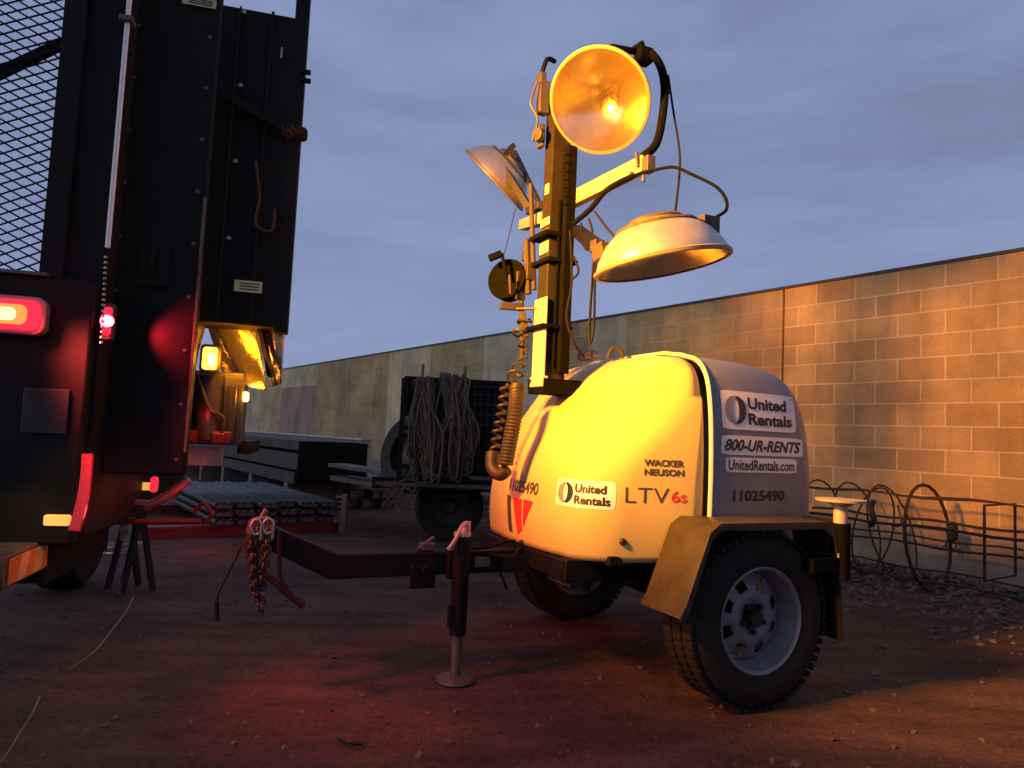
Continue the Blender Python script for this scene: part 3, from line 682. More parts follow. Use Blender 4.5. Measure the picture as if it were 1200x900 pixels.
def text_mesh(s,size,italic=0,bold=0,align='LEFT',sx_=1):
    cu=bpy.data.curves.new('t','FONT'); cu.body=s; cu.size=size; cu.shear=italic; cu.offset=bold; cu.align_x=align; cu.resolution_u=4
    o=bpy.data.objects.new('t',cu); C.objects.link(o); bpy.context.view_layer.update()
    me=bpy.data.meshes.new_from_object(o.evaluated_get(bpy.context.evaluated_depsgraph_get())); bpy.data.objects.remove(o); bpy.data.curves.remove(cu)
    bm=bmesh.new(); bm.from_mesh(me); bpy.data.meshes.remove(me)
    bmesh.ops.triangulate(bm,faces=bm.faces); bmesh.ops.subdivide_edges(bm,edges=[e for e in bm.edges if e.calc_length()>size*.35],cuts=1)
    return bm
def fit(bm,w,h):          # centre and scale to w,h
    xs_=[v.co.x for v in bm.verts]; ys_=[v.co.y for v in bm.verts]; cx=(min(xs_)+max(xs_))/2; cy=(min(ys_)+max(ys_))/2
    for v in bm.verts: v.co.x=(v.co.x-cx)*w/(max(xs_)-min(xs_)); v.co.y=(v.co.y-cy)*h/(max(ys_)-min(ys_)); v.co.z=0
def side_map(cx,cz,tree,off,slope=0):
    def f(co): return drape(tree,Vector((cx-co.x,2,cz+co.y+slope*co.x)),Vector((0,-1,0)),off)
    return f
def front_map(cy,cz,tree,off,slope=0,d=Vector((-1,0,0))):
    def f(co):                        # along a horizontal direction d (pointing into the hull)
        r=Vector((-d.y,d.x,0)); r=-r if r.y<0 else r
        return drape(tree,Vector((0,cy,cz+co.y+slope*co.x))-d*2+r*co.x,d,off)
    return f
def put(bm,f,name,m,parent):
    bad=[]
    for v in bm.verts:
        p=f(v.co)
        if p is None: bad.append(v)
        else: v.co=p
    bmesh.ops.delete(bm,geom=bad,context='VERTS')
    g=MB(); g.bm.free(); g.bm=bm; return g.build(name,m,parent,recalc=False)
def rect_bm(w,h,r=.008,nx=10,nz=5):
    bm=bmesh.new(); V_=[[None]*(nz+1) for _ in range(nx+1)]
    for i in range(nx+1):
        for j in range(nz+1):
            x=-w/2+w*i/nx; y=-h/2+h*j/nz
            if i in(0,nx) and j in (0,nz): x*=1-r/w; y*=1-r/h
            V_[i][j]=bm.verts.new((x,y,0))
    for i in range(nx):
        for j in range(nz): bm.faces.new((V_[i][j],V_[i+1][j],V_[i+1][j+1],V_[i][j+1]))
    return bm
def ellipse_bm(w,h,cut=None,n=40):
    bm=bmesh.new(); vs_=[bm.verts.new((w/2*math.cos(2*math.pi*k/n),h/2*math.sin(2*math.pi*k/n),0)) for k in range(n)]
    bm.faces.new(vs_); bmesh.ops.triangulate(bm,faces=bm.faces); return bm
def crescent_bm(R0,side,inner=(.62,.93),sh=.32,n=20):       # half ring moon
    bm=bmesh.new(); A=[];B=[]
    for k in range(n+1):
        a=-math.pi/2+math.pi*k/n
        A.append(bm.verts.new((side*R0*math.cos(a),R0*math.sin(a),0)))
        B.append(bm.verts.new((side*R0*(math.cos(a)*.30-.0),R0*.80*math.sin(a)*1.0+0,0)))
    for k in range(n): bm.faces.new((A[k],A[k+1],B[k+1],B[k]))
    return bm
def shift(bm,dx,dy):
    for v in bm.verts: v.co.x+=dx; v.co.y+=dy
    return bm
def hx(px,py):  # point of the hull in a given direction
    for k in range(40):
        o,nn,_,_=HT2.ray_cast(TI@CP,(tl(px,py,3.0)-TI@CP).normalized())
        if o: return o
        px+=(820-px)*.02
def rental_decal(mp_,w,h,name_parent,base):
    st=put(rect_bm(w,h),mp_(base),'rental_sticker',M['decal'],name_parent)
    R0=h*.37; lx=-w/2+h*.50
    b=shift(crescent_bm(R0,-1),lx-h*.015,0); put(b,mp_(base+.002),'emblem_left_moon',M['greyink'],st)
    b=shift(crescent_bm(R0,1),lx+h*.015,0); put(b,mp_(base+.002),'emblem_right_moon',M['navy'],st)
    for s,dy in (('United',h*.20),('Rentals',-h*.21)):
        b=text_mesh(s,.1,0,.0035); tw=(w-h*1.08)*(.86 if s=='United' else .97); fit(b,tw,h*.31); shift(b,lx+h*.46+tw/2,dy); put(b,mp_(base+.002),'lettering',M['navy'] if 0 else M['ink'],st)
    return st
a=hx(845,480); b_=hx(931,484); 
ca=(a+b_)/2; zt=hx(890,461).z; zb=hx(890,505).z
rental_decal(lambda off:side_map(ca.x,(zt+zb)/2,HT2,off),abs(a.x-b_.x),zt-zb,hd,.002)
def strip(pxl,pxr,pyt,pyb,text,italic,m,tree,bg=True,parent=hd,bold=.003,wf=.93,hf=.62,name='lettering'):
    py=(pyt+pyb)/2; a=hx(pxl,py); b=hx(pxr,py); c=(a+b)/2; zt=hx((pxl+pxr)/2,pyt).z; zb=hx((pxl+pxr)/2,pyb).z; w=abs(a.x-b.x); h=zt-zb; pr=parent
    if bg: pr=put(rect_bm(w,h,.006),side_map(c.x,(zt+zb)/2,tree,.002),'number_sticker',M['decal'],parent)
    b=text_mesh(text,.1,italic,bold); fit(b,w*wf,h*hf); return put(b,side_map(c.x,(zt+zb)/2,tree,.0042 if bg else .002),name,m,pr)
strip(845,940,512,534,'800-UR-RENTS',.3,M['ink'],HT2)
strip(850,933,537,554,'UnitedRentals.com',0,M['ink'],HT2,bold=.002,hf=.72)
strip(859,919,573,589,'11025490',0,M['ink'],HT2,bg=False,wf=1,hf=.8)
strip(757,804,539,547,'WACKER',0,M['greyletter'],HT,bg=False,parent=sh,wf=1,hf=1,bold=.004)
strip(757,804,550,558,'NEUSON',0,M['greyletter'],HT,bg=False,parent=sh,wf=1,hf=1,bold=.004)
strip(735,786,572,590,'LTV',0,M['greyletter'],HT,bg=False,parent=sh,wf=1,hf=1,bold=-.001)
strip(789,807,575,590,'6s',0,M['redink'],HT,bg=False,parent=sh,wf=1,hf=.9,bold=.001)
# front face markings
def fdir(px,py):
    for k in range(30):
        o,nn,_,_=HT.ray_cast(TI@CP,(tl(px,py,3.0)-TI@CP).normalized())
        if o: return o,nn
        px+=1; py-=1
    o,nn,_,_=HT.ray_cast(TI@CP,(tl(px,py,3.0)-TI@CP).normalized()); return o,nn
o,nn=fdir(681,579); dd=-Vector((nn.x,nn.y,0)).normalized()
l,_n=fdir(648,576); r_,_n=fdir(713,582); t_,_n=fdir(681,562); b2_,_n=fdir(681,597)
rr=Vector((-dd.y,dd.x,0)); rr=-rr if rr.y<0 else rr
def fmap(o,dd,off,sl=0):
    rr=Vector((-dd.y,dd.x,0)); rr=-rr if rr.y<0 else rr
    return lambda co: drape(HT,Vector((o.x,o.y,o.z+co.y+sl*co.x))-dd*.6+rr*co.x,dd,off)
W_=(r_-l).length; H_=t_.z-b2_.z
rental_decal(lambda off:fmap(o,dd,off),W_,H_*.95,sh,.002)
def ftext(pxl,pxr,pyt,pyb,s,m,italic=0,bold=.003,slope=0):
    o,nn=fdir((pxl+pxr)/2,(pyt+pyb)/2); dd=-Vector((nn.x,nn.y,0)).normalized(); l,_=fdir(pxl,(pyt+pyb)/2); r,_=fdir(pxr,(pyt+pyb)/2); t,_=fdir((pxl+pxr)/2,pyt); b,_=fdir((pxl+pxr)/2,pyb)
    bm=text_mesh(s,.1,italic,bold); fit(bm,(r-l).length,t.z-b.z); put(bm,fmap(o,dd,.002,slope),'lettering',m,sh)
ftext(596,629,563,578,'11025490',M['greyletter'],slope=0)
# red W emblem: two slanted wedges
def wedge(pts,m):
    o,nn=fdir(606,600); dd=-Vector((nn.x,nn.y,0)).normalized()
    rr=Vector((-dd.y,dd.x,0)); rr=-rr if rr.y<0 else rr
    bm=bmesh.new(); vs_=[]
    for (px,py) in pts:
        q,_=fdir(px,py); vs_.append(bm.verts.new(((q-o).dot(rr),q.z-o.z,0)))
    bm.faces.new(vs_); bmesh.ops.triangulate(bm,faces=bm.faces); bmesh.ops.subdivide_edges(bm,edges=bm.edges[:],cuts=3)
    put(bm,fmap(o,dd,.0022),'emblem_wedge',m,sh)
wedge([(595,579),(599,581),(601,624),(597,622)],M['greyletter'])
wedge([(602,583),(612,585),(612,622),(607,626)],M['redink'])
wedge([(614,585),(625,588),(614,618),(613,612)],M['redink'])

# ------------------------------------------------------------------ TRUCK at the left   local X = right, Y = away
RD=Vector((.968,.25,0)).normalized(); TD=Vector((-RD.y,RD.x,0))
TRL=Vector((-1.55,2.55,0))
tk=thing('utility_truck','tall black work truck with mesh cage, swung-out dark doors and lit red tail lamp','truck',TRL,math.atan2(RD.y,RD.x))
KI=tk.matrix_basis.inverted()
def kp(px,py,k): return KI@onpl(px,py,TD*k,TD)
def kbox(g,pxl,pxr,pyref,z0,z1,k,th):     # upright panel: left and right edge read at row pyref
    a=kp(pxl,pyref,k); b=kp(pxr,pyref,k); g.box(((a.x+b.x)/2,a.y+th/2,(z0+z1)/2),(b.x-a.x,th,z1-z0)); return a,b
def kz(px,py,k): return kp(px,py,k).z
# cage of expanded metal
cg=MB(); k=2.72; a=kp(-70,200,k); b=kp(57,200,k); z0=kz(30,318,k); z1=2.9; Wd,Hd=.070,.036
nx=int((b.x-a.x)/Wd)+1; nz=int((z1-z0)/Hd)
for i in range(nx):
    for j in range(nz):
        x=a.x+i*Wd; z=z0+j*Hd; y=a.y
        c=[(x,y,z+Hd/2),(x+Wd/2,y,z+Hd),(x+Wd,y,z+Hd/2),(x+Wd/2,y,z)]
        for p,q in ((c[0],c[1]),(c[1],c[2]),(c[0],c[3]),(c[3],c[2])): 
            if max(p[0],q[0])<=b.x+.02: cg.bar(p,q,.003,.0055)
cg.build('cage_mesh',M['truckblack'],tk,smooth=False)
g=MB(); g.bar((a.x,a.y+.03,kz(0,82,k)-.10),(b.x,a.y+.03,kz(56,42,k)),.03,.03); g.build('cage_brace',M['truckblack'],tk)
g=MB(); kbox(g,56,84,200,z0-.4,3.0,2.72,.06); g.build('cage_post',M['truckblack'],tk,bevel=.006)
g=MB(); kbox(g,88,140,150,.62,3.0,2.75,.12); g.build('rear_post',M['truckblack'],tk,bevel=.008)
zt=kz(30,322,2.70); 
g=MB(); kbox(g,-120,106,400,.60,zt,2.70,1.9); g.build('body_panel',M['truckblack'],tk,bevel=.01)
g=MB(); kbox(g,-120,55,322,zt,zt+.012,2.685,.10); g.build('body_ledge',M['dull'],tk,bevel=.002)
g=MB(); kbox(g,26,80,475,kz(50,508,2.69),kz(50,455,2.69),2.688,.02); g.build('cover_plate',mat('dusty_plate',(.016,.014,.012),.6,noise=.4,nscale=10),tk,bevel=.003)
g=MB(); kbox(g,-120,62,600,.46,.60,2.78,.7); g.build('underframe',M['truckblack'],tk)
# polished rod and bead chain beside the door
p0=kp(152,-60,2.74); p1=kp(128,292,2.74); g=MB(); g.cyl((p1.x,p1.y-.02,p1.z),(p1.x+.0,p1.y-.02,3.0),.0085,16); rod=g.build('polished_rod',mat('pale_rod',(.85,.85,.87),.35),tk)
g=MB(); pc=kp(151,28,2.74); g.box((p1.x,p1.y-.02,pc.z),(.045,.05,.02)); g.build('rod_clamp',M['dull'],rod,bevel=.003)
g=MB()
for i in range(17):
    q=kp(126-.32*i,303+6.2*i,2.72); g.lathe([(0,.0065),(.0055,.003),(.0055,-.003),(0,-.0065)],Matrix.Translation((q.x,q.y-.02,q.z)),8)
g.build('bead_chain',M['steel'],tk)
# door panel and the box behind it
zd=kz(160,556,2.97)
g=MB(); da,db=kbox(g,105,217,556,zd,3.0,2.97,.045); dr=g.build('door_panel',M['truckblack'],tk,bevel=.012)
for u in range(10):
    z=zd+.06+u*.21
    for xx in (da.x+.03,db.x-.035): g=MB(); g.lathe([(0,.005),(.006,.004),(.009,0)],orient((xx,da.y,z),(0,-1,0)),10); g.build('rivet',M['dull'],dr)
g=MB(); g.box(((da.x+db.x)/2,da.y-.008,1.62),(.10,.016,.16)); g.tube(smoothpath([((da.x+db.x)/2,da.y-.015,1.57),((da.x+db.x)/2,da.y-.05,1.58),((da.x+db.x)/2,da.y-.05,1.66),((da.x+db.x)/2,da.y-.015,1.67)],4),.006,8); g.build('door_latch',M['truckblack'],dr,bevel=.003)
g=MB(); g.box((db.x-.006,da.y-.004,(zd+1.9)/2+.05),(.010,.014,1.0)); g.build('door_edge_strip',M['dull'],dr,bevel=.002)
zb4=kz(285,381,3.3); zt4=kz(300,12,3.3)
g=MB(); ba,bb=kbox(g,225,322,383,zb4,zt4,3.3,.22); bx4=g.build('tool_box',M['truckblack'],tk,bevel=.008)
g=MB(); g.box((bb.x-.10,ba.y-.010,(zb4+zt4)/2),(.012,.02,zt4-zb4)); g.box((ba.x+.10,ba.y-.008,(zb4+zt4)/2),(.008,.016,zt4-zb4)); g.box(((ba.x+bb.x)/2,ba.y-.006,zb4+.02),(bb.x-ba.x,.012,.04)); g.build('box_rib',M['truckblack'],bx4,bevel=.003)
g=MB(); kbox(g,320,337,385,zb4-.02,3.05,3.30,.08); co=g.build('corner_post',M['truckblack'],tk,bevel=.006)
g=MB()
for (px,py) in ((361,85),(361,95)): q=kp(px,py,3.3); g.cyl(q+Vector((-.03,0,0)),q+Vector((.012,0,0)),.012,12)
g.build('post_bolt',M['black'],co)
g=MB(); g.bar(kp(228,90,3.25),kp(334,153,3.25),.03,.035); st=g.build('latch_bar',M['truckblack'],tk,bevel=.004)
q=kp(344,156,3.25); g=MB(); g.lathe([(0,.03),(.02,.03),(.03,.02),(.034,.0),(.03,-.02),(0,-.02)],orient(q+Vector((.03,0,0)),(1,0,0)),20); g.build('latch_knob',M['truckblack'],st)
g=MB()
for k_ in range(5):
    a_=k_*1.256; c_=q+Vector((-.02+.018*math.cos(a_),-.02,.018*math.sin(a_))); g.tube([c_+Vector((.012*math.cos(t),0,.016*math.sin(t))) for t in [R(60*u) for u in range(6)]],.0022,6,closed=True)
g.build('latch_chain',M['rust'],st)
for (px,py,w_,h_,kk) in ((234,3,.125,.035,2.966),(291,336,.115,.05,3.275)):
    q=kp(px,py,kk); g=MB(); g.box((q.x,q.y-.004,q.z),(w_,.003,h_)); sk=g.build('safety_sticker',M['yellowsticker'],tk)
    g=MB()
    for u in range(3): g.box((q.x+.005,q.y-.0065,q.z+h_*(.25-.25*u)),(w_*.7,.002,h_*.09))
    g.build('printed_line',M['ink'],sk)
g=MB()
for (px,py) in ((282,100),(276,189),(268,279),(286,14)):
    q=kp(px,py,3.285); g.lathe([(0,.008),(.008,.006),(.011,0)],orient(q,(0,-1,0)),12)
g.build('rivet',M['steel'],tk)
q0=kp(330,62,3.285); g=MB(); g.box((q0.x,q0.y,q0.z),(.008,.01,.05)); g.build('hinge_pin',M['steel'],tk)
g=MB(); g.tube(smoothpath([kp(300,190,3.27),kp(304,230,3.26),kp(300,262,3.25),kp(318,270,3.25),kp(322,245,3.26)]),.006,6); g.build('dangling_cord',M['rust'],tk)
# tail lamp
def roundrect(cx,cz,w_,h_,r_,y,n=6):
    out=[]
    for sx_,sz_,a0 in ((1,1,0),(-1,1,90),(-1,-1,180),(1,-1,270)):
        for u in range(n+1):
            a=R(a0+90*u/n); out.append(Vector((cx+sx_*(w_/2-r_)+r_*math.cos(a),y,cz+sz_*(h_/2-r_)+r_*math.sin(a))))
    return out
q=kp(16,369,2.66); tlw=.19
g=MB(); g.prism(roundrect(q.x,q.z,tlw,.128,.032,q.y-.012),(0,.05,0)); tlp=g.build('tail_lamp',mat('lamp_bezel',(.45,.18,.20),.3,.3),tk,bevel=.006)
g=MB(); g.prism(roundrect(q.x,q.z,tlw-.026,.102,.026,q.y-.020),(0,.03,0)); g.build('red_lens',M['redlens'],tlp,bevel=.004)
g=MB(); g.prism(roundrect(q.x-.012,q.z,.115,.066,.022,q.y-.024),(0,.01,0)); g.build('orange_halo',mat('orange_halo_glow',(1,.3,.05),.3,emit=(1,.22,.04),estr=1.6),tlp,bevel=.003)  # glowing plate added as the halo round the lamp core
g=MB(); g.prism(roundrect(q.x-.02,q.z,.07,.042,.018,q.y-.028),(0,.01,0)); g.build('lamp_core',M['redhot'],tlp,bevel=.004)
# side marker lamp and its glow on the door
q=kp(127,377,2.735); g=MB(); g.prism(roundrect(q.x,q.z,.035,.13,.012,q.y-.01),(0,.04,0)); mk=g.build('marker_lamp',mat('marker_housing',(.08,.02,.02),.4),tk,bevel=.004); g=MB(); g.prism(roundrect(q.x,q.z,.026,.10,.010,q.y-.016),(0,.01,0)); g.build('red_lens',M['redlens'],mk,bevel=.003)
g=MB(); g.lathe([(0,.014),(.014,.012),(.022,.0)],orient(q+Vector((.0,-.016,0)),(.2,-1,0)),16); g.build('red_led',M['reddot'],mk)
mw=tk.matrix_basis@(q+Vector((.045,.15,-.005))); lamp('marker_light','SPOT',mw,tk.matrix_basis@(q+Vector((.30,.24,-.02))),14,RED,.01,100,.8)
lamp('tail_light_wash','SPOT',tk.matrix_basis@(kp(40,369,2.66)+Vector((0,-.10,0))),(.05,3.2,0),125,(1,.07,.05),.06,74,.9)
lamp('tail_light_glow','POINT',tk.matrix_basis@(kp(50,372,2.66)+Vector((0,-.16,0))),None,.6,RED,.06)
# bumper beam with striped tape
c0=at(5,672,2.15); c0=KI@Vector(c0); g=MB(); g.box((c0.x-.15,c0.y+.26,c0.z),(.30,.56,.105)); bp_=g.build('bumper_beam',mat('bumper_dirty',(.13,.10,.07),.6,noise=.6,nscale=9,bump=.1,col2=(.05,.04,.03)),tk,bevel=.01)
n_=8
for u in range(n_):
    y0=c0.y+.02+.50*u/n_; y1=y0+.50/n_-.001; x=c0.x+.0015; zl=c0.z-.040; zh=c0.z+.038; sl=.03
    g=MB(); g.prism([(x,y0,zl),(x,y1,zl),(x,min(y1+sl,c0.y+.52),zh),(x,y0+(sl if u else 0),zh)],(.003,0,0)); g.build('tape_stripe',M['orange' if u%2==0 else 'amberstripe'] ,bp_)
lamp('bumper_amber','SPOT',(-1.42,2.05,1.0),at(20,650,2.4),4,(1,.5,.08),.02,40,.6)
def small(name,px,py,d,w_,h_,m,lab=None):
    q=kp(px,py,d); g=MB(); g.prism(roundrect(q.x,q.z,w_,h_,h_*.2,q.y),(0,.02,0)); return g.build(name,m,tk,bevel=.003)
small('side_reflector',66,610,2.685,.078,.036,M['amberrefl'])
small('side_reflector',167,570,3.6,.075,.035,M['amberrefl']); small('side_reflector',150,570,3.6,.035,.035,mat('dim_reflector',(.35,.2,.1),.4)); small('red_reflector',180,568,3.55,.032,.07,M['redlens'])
# red guard strip curving down; tail lamp glow put in as weak emission
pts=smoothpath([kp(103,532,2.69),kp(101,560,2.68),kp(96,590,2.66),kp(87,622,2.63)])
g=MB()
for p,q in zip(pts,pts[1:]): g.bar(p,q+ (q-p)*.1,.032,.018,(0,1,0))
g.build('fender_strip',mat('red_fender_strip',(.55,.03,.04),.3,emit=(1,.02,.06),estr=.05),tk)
lamp('strip_light','POINT',at(106,600,2.45),None,.5,(1,.06,.10),.03)
# truck wheel, springs and struts below the door
ax=Matrix.Translation(KI@at(132,585,3.75))@Matrix.Rotation(R(90),4,'X')@Matrix.Rotation(R(65),4,'Y')
cw=KI@at(84,600,4.4); cw.z=.42; ax=Matrix.Translation(cw)@Matrix.Rotation(R(90),4,'Y')
g=MB(); g.lathe([(.22,-.1),(.38,-.12),(.42,-.08),(.42,.08),(.38,.12),(.22,.1)],ax,48,close=True); wq=g.build('truck_wheel',M['rubber'],tk)
g=MB(); g.lathe([(0,.02),(.1,.02),(.12,-.02),(.2,-.04),(.22,.09)],ax,32); g.build('wheel_rim',M['dull'],wq)
g=MB(); c_=KI@at(150,560,3.7); g.box((c_.x-.1,c_.y,.74),(.5,.2,.05)); g.box((c_.x-.1,c_.y+.1,.62),(.12,.3,.2)); g.build('rear_axle_box',mat('red_lit_frame',(.06,.03,.03),.4),tk,bevel=.01)
# amber lit alcove below the tool box
met=mat('crumpled_sheet',(.62,.56,.42),.26,.85,noise=.35,nscale=7,bump=.5,bdist=.03,col2=(.35,.28,.18))
def sheet(name,corners,m,n=10,wob=.012,parent=tk,solid=.004):
    g=MB(); A,B,C_,D=[Vector(c) for c in corners]; V_={}
    for i in range(n+1):
        for j in range(n+1):
            p=A.lerp(B,i/n).lerp(D.lerp(C_,i/n),j/n); p=p+Vector((0,1,0))*wob*math.sin(5*i/n+2)*math.sin(3.5*j/n+1); V_[i,j]=g.bm.verts.new(p)
    for i in range(n):
        for j in range(n): g.bm.faces.new((V_[i,j],V_[i+1,j],V_[i+1,j+1],V_[i,j+1]))
    return g.build(name,m,parent,solid=solid)
sheet('hanging_flap',[kp(247,374,3.50),kp(303,382,3.46),kp(313,458,3.50),kp(287,451,3.62)],met)
sheet('hanging_flap',[kp(240,374,3.62),kp(262,376,3.66),kp(290,452,3.66),kp(262,440,3.70)],met)
sheet('hanging_flap',[kp(309,384,3.42),kp(334,386,3.40),kp(330,449,3.42),kp(318,454,3.44)],met)
sheet('dark_flap',[kp(301,384,3.40),kp(311,386,3.40),kp(322,446,3.38),kp(313,440,3.40)],M['truckblack'])
sheet('side_screen',[kp(224,376,3.30),kp(240,380,3.42),kp(230,420,3.42),kp(221,480,3.30)],mat('screen_sheet',(.3,.24,.15),.35,.6,noise=.5,nscale=9,bump=.3))
q=kp(246,420,3.36); g=MB(); g.prism(roundrect(q.x,q.z,.085,.125,.02,q.y),(0,.05,0)); wlp=g.build('work_lamp',M['dark'],tk,bevel=.004)
g=MB(); g.prism(roundrect(q.x,q.z,.062,.10,.014,q.y-.006),(0,.01,0)); g.build('lamp_lens',M['amberlens'],wlp,bevel=.003)
g=MB(); g.prism(roundrect(q.x+.008,q.z-.005,.022,.05,.008,q.y-.010),(0,.006,0)); g.build('lamp_core',M['amberhot'],wlp)
lamp('alcove_light','POINT',tk.matrix_basis@(q+Vector((.07,-.03,.0))),None,5,AMBER,.03)
q=kp(287,465,3.62); g=MB(); g.prism(roundrect(q.x,q.z,.045,.055,.012,q.y),(0,.03,0)); w2=g.build('work_lamp',M['dark'],tk); g=MB(); g.prism(roundrect(q.x,q.z,.034,.046,.012,q.y-.006),(0,.008,0)); g.build('lamp_core',M['amberhot'],w2)
q=kp(273,464,3.62); g=MB(); g.prism(roundrect(q.x,q.z,.022,.055,.006,q.y),(0,.03,0)); w2=g.build('work_lamp',M['dark'],tk); g=MB(); g.prism(roundrect(q.x,q.z,.016,.045,.005,q.y-.006),(0,.008,0)); g.build('lamp_lens',M['amberlens'],w2)
lamp('alcove_light_low','POINT',tk.matrix_basis@(kp(290,463,3.55)),None,2.0,AMBER,.03)
g=MB(); c_=kp(254,478,3.55); g.box((c_.x,c_.y+.1,c_.z),(.22,.2,.34)); g.cyl((c_.x-.03,c_.y-.02,c_.z-.15),(c_.x-.03,c_.y-.02,c_.z+.15),.06,20); g.box((c_.x+.07,c_.y-.02,c_.z-.02),(.03,.05,.26)); g.tube(smoothpath([(c_.x-.09,c_.y-.07,c_.z+.16),(c_.x-.02,c_.y-.09,c_.z+.0),(c_.x+.04,c_.y-.07,c_.z-.05),(c_.x+.03,c_.y-.06,c_.z-.15)]),.01,8); g.build('pump_unit',mat('oily_pump',(.10,.085,.06),.35,.5,noise=.5,nscale=14,bump=.3),tk,bevel=.008)
g=MB(); c_=kp(243,512,3.5); g.box((c_.x,c_.y+.02,c_.z),(.20,.08,.055)); g.box((c_.x+.05,c_.y-.03,c_.z-.005),(.05,.04,.05)); g.build('red_bracket',M['redpaint'],tk,bevel=.006)
lamp('bracket_red','POINT',tk.matrix_basis@(c_+Vector((0,-.10,.10))),None,.25,RED,.02)
g=MB(); c_=kp(237,535,3.5); g.box((c_.x,c_.y+.02,c_.z),(.17,.03,.085)); g.build('rear_board',M['greyboard'],tk,bevel=.004)
g=MB(); c_=kp(285,520,3.6); g.box((c_.x,c_.y+.3,c_.z-.02),(.06,.5,.06)); 
g.build('deck_beam',M['truckblack'],tk)

# red-lit hitch hook and bar
g=MB(); g.tube(smoothpath([kp(170,594,3.5),kp(190,585,3.5),kp(208,572,3.5),kp(222,562,3.5)]),[.020]*25,10); g.tube(smoothpath([kp(188,582,3.5),kp(203,577,3.5),kp(208,568,3.5)]),.012,8)
g.tube([kp(120,611,3.6),kp(160,590,3.5),kp(175,592,3.5)],.022,8); g.build('hitch_hook',mat('worn_steel',(.35,.27,.25),.35,.7,noise=.4,nscale=20,bump=.3),tk)
g=MB(); g.tube([kp(120,611,3.6),kp(236,611,3.6)],.013,12); g.tube(smoothpath([kp(228,600,3.6),kp(238,590,3.6),kp(248,603,3.6),kp(240,612,3.6)]),.010,8); g.build('hitch_bar',M['redpaint'],tk)
lamp('hitch_red','POINT',at(212,585,3.15),None,.45,RED,.02)

# ------------------------------------------------------------------ STACKS AND TRAILER IN THE MIDDLE DISTANCE
WR=math.atan2(WD.y,WD.x)          # direction of the wall; local +X runs away from the viewer, local -Y to the right/near
def local_frame(P,ang): return Matrix.Translation(P)@Matrix.Rotation(ang,4,'Z')
# corrugated metal planks, three layers of six
pmat=mat('ribbed_metal_plank',(.085,.082,.09),.5,.3,noise=.5,nscale=10,bump=.1,col2=(.03,.027,.025))
NR=atz(395,622,.02); NR.z=0
along=WD; acr=Vector((WD.y,-WD.x,0)); acr = acr if acr.x>0 else -acr       # acr: to the right
def plank():
    t=thing('metal_plank','long ribbed metal plank in the low stack behind the tow bar','plank',(0,0,0),WR,'ribbed metal planks stacked on red bearers')
    g=MB(); L=2.5; w_=.165
    prof=[(-w_/2,-.0),(-w_/2,.05),(-w_/2+.025,.05),(-w_/2+.04,.038),(-.02,.038),(-.01,.05),(.01,.05),(.02,.038),(w_/2-.04,.038),(w_/2-.025,.05),(w_/2,.05),(w_/2,0)]
    n=len(prof); V0=[(0,y,z) for y,z in prof]; V1=[(L,y,z) for y,z in prof]
    g.add(V0+V1,[(i,i+1,n+i+1,n+i) for i in range(n-1)])
    g.build('deck',pmat,t,solid=.004)
    g=MB()
    for u in range(12): g.box((.08+u*.21,0,.020),(.03,w_-.012,.03))
    g.build('cross_rib',pmat,t)
    g=MB(); g.prism([(-.003,-w_/2+.01,.0),(-.003,w_/2-.01,.0),(-.003,w_/2-.01,.034),(-.003,-w_/2+.01,.034)],(.006,0,0)); g.cyl((-.012,0,.018),(.0,0,.018),.012,10); g.build('end_plate',M['dull'],t)
    return t
def copytree(t,mtx,label=None):
    r=t.copy(); C.objects.link(r); r.matrix_basis=mtx
    if label: r['label']=label
    for ch in t.children:
        c=ch.copy(); C.objects.link(c); c.parent=r
    return r
p0=plank()
lay=['bottom','middle','top']; pos=['leftmost','second from left','third from left','third from right','second from right','rightmost']
for lz in range(3):
    for u in range(6):
        P=NR-acr*(.10+.195*(5-u)+random.uniform(-.006,.006))+along*random.uniform(-.05,.08)+Vector((0,0,.115+.072*lz))
        mt=local_frame(P,WR+R(random.uniform(-.5,.5))); lab='%s ribbed metal plank in the %s layer of the low stack'%(pos[u],lay[lz])
        if lz==0 and u==0: p0.matrix_basis=mt; p0['label']=lab
        else: copytree(p0,mt,lab)
for i,(off,lab) in enumerate(((.12,'red painted bearer under the near end of the metal planks'),(1.9,'red painted bearer under the far end of the metal planks'))):
    g=MB(); a_=NR+along*off-acr*1.75; b_=NR+along*off+acr*.05; g.bar(a_+Vector((0,0,.09)),b_+Vector((0,0,.09)),.09,.028); g.bar(a_+Vector((0,0,.038)),b_+Vector((0,0,.038)),.05,.076)
    tag(g.build('bearer',M['redpaint']),lab,'bearer','bearers under the metal planks')
# upright brown end stake
g=MB(); e=NR+acr*.06+Vector((0,0,0)); g.box(e+Vector((0,0,.19)),(.05,.07,.38))
for u in range(6): g.box(e+Vector((-.05,0,.10+.05*u)),(.08,.03,.018))
tag(g.build('timber_stake',M['timber']),'notched timber stake at the right end of the metal planks','stake')
lamp_red=lamp('plank_red','POINT',at(245,600,5.9),None,2.5,RED,.03)

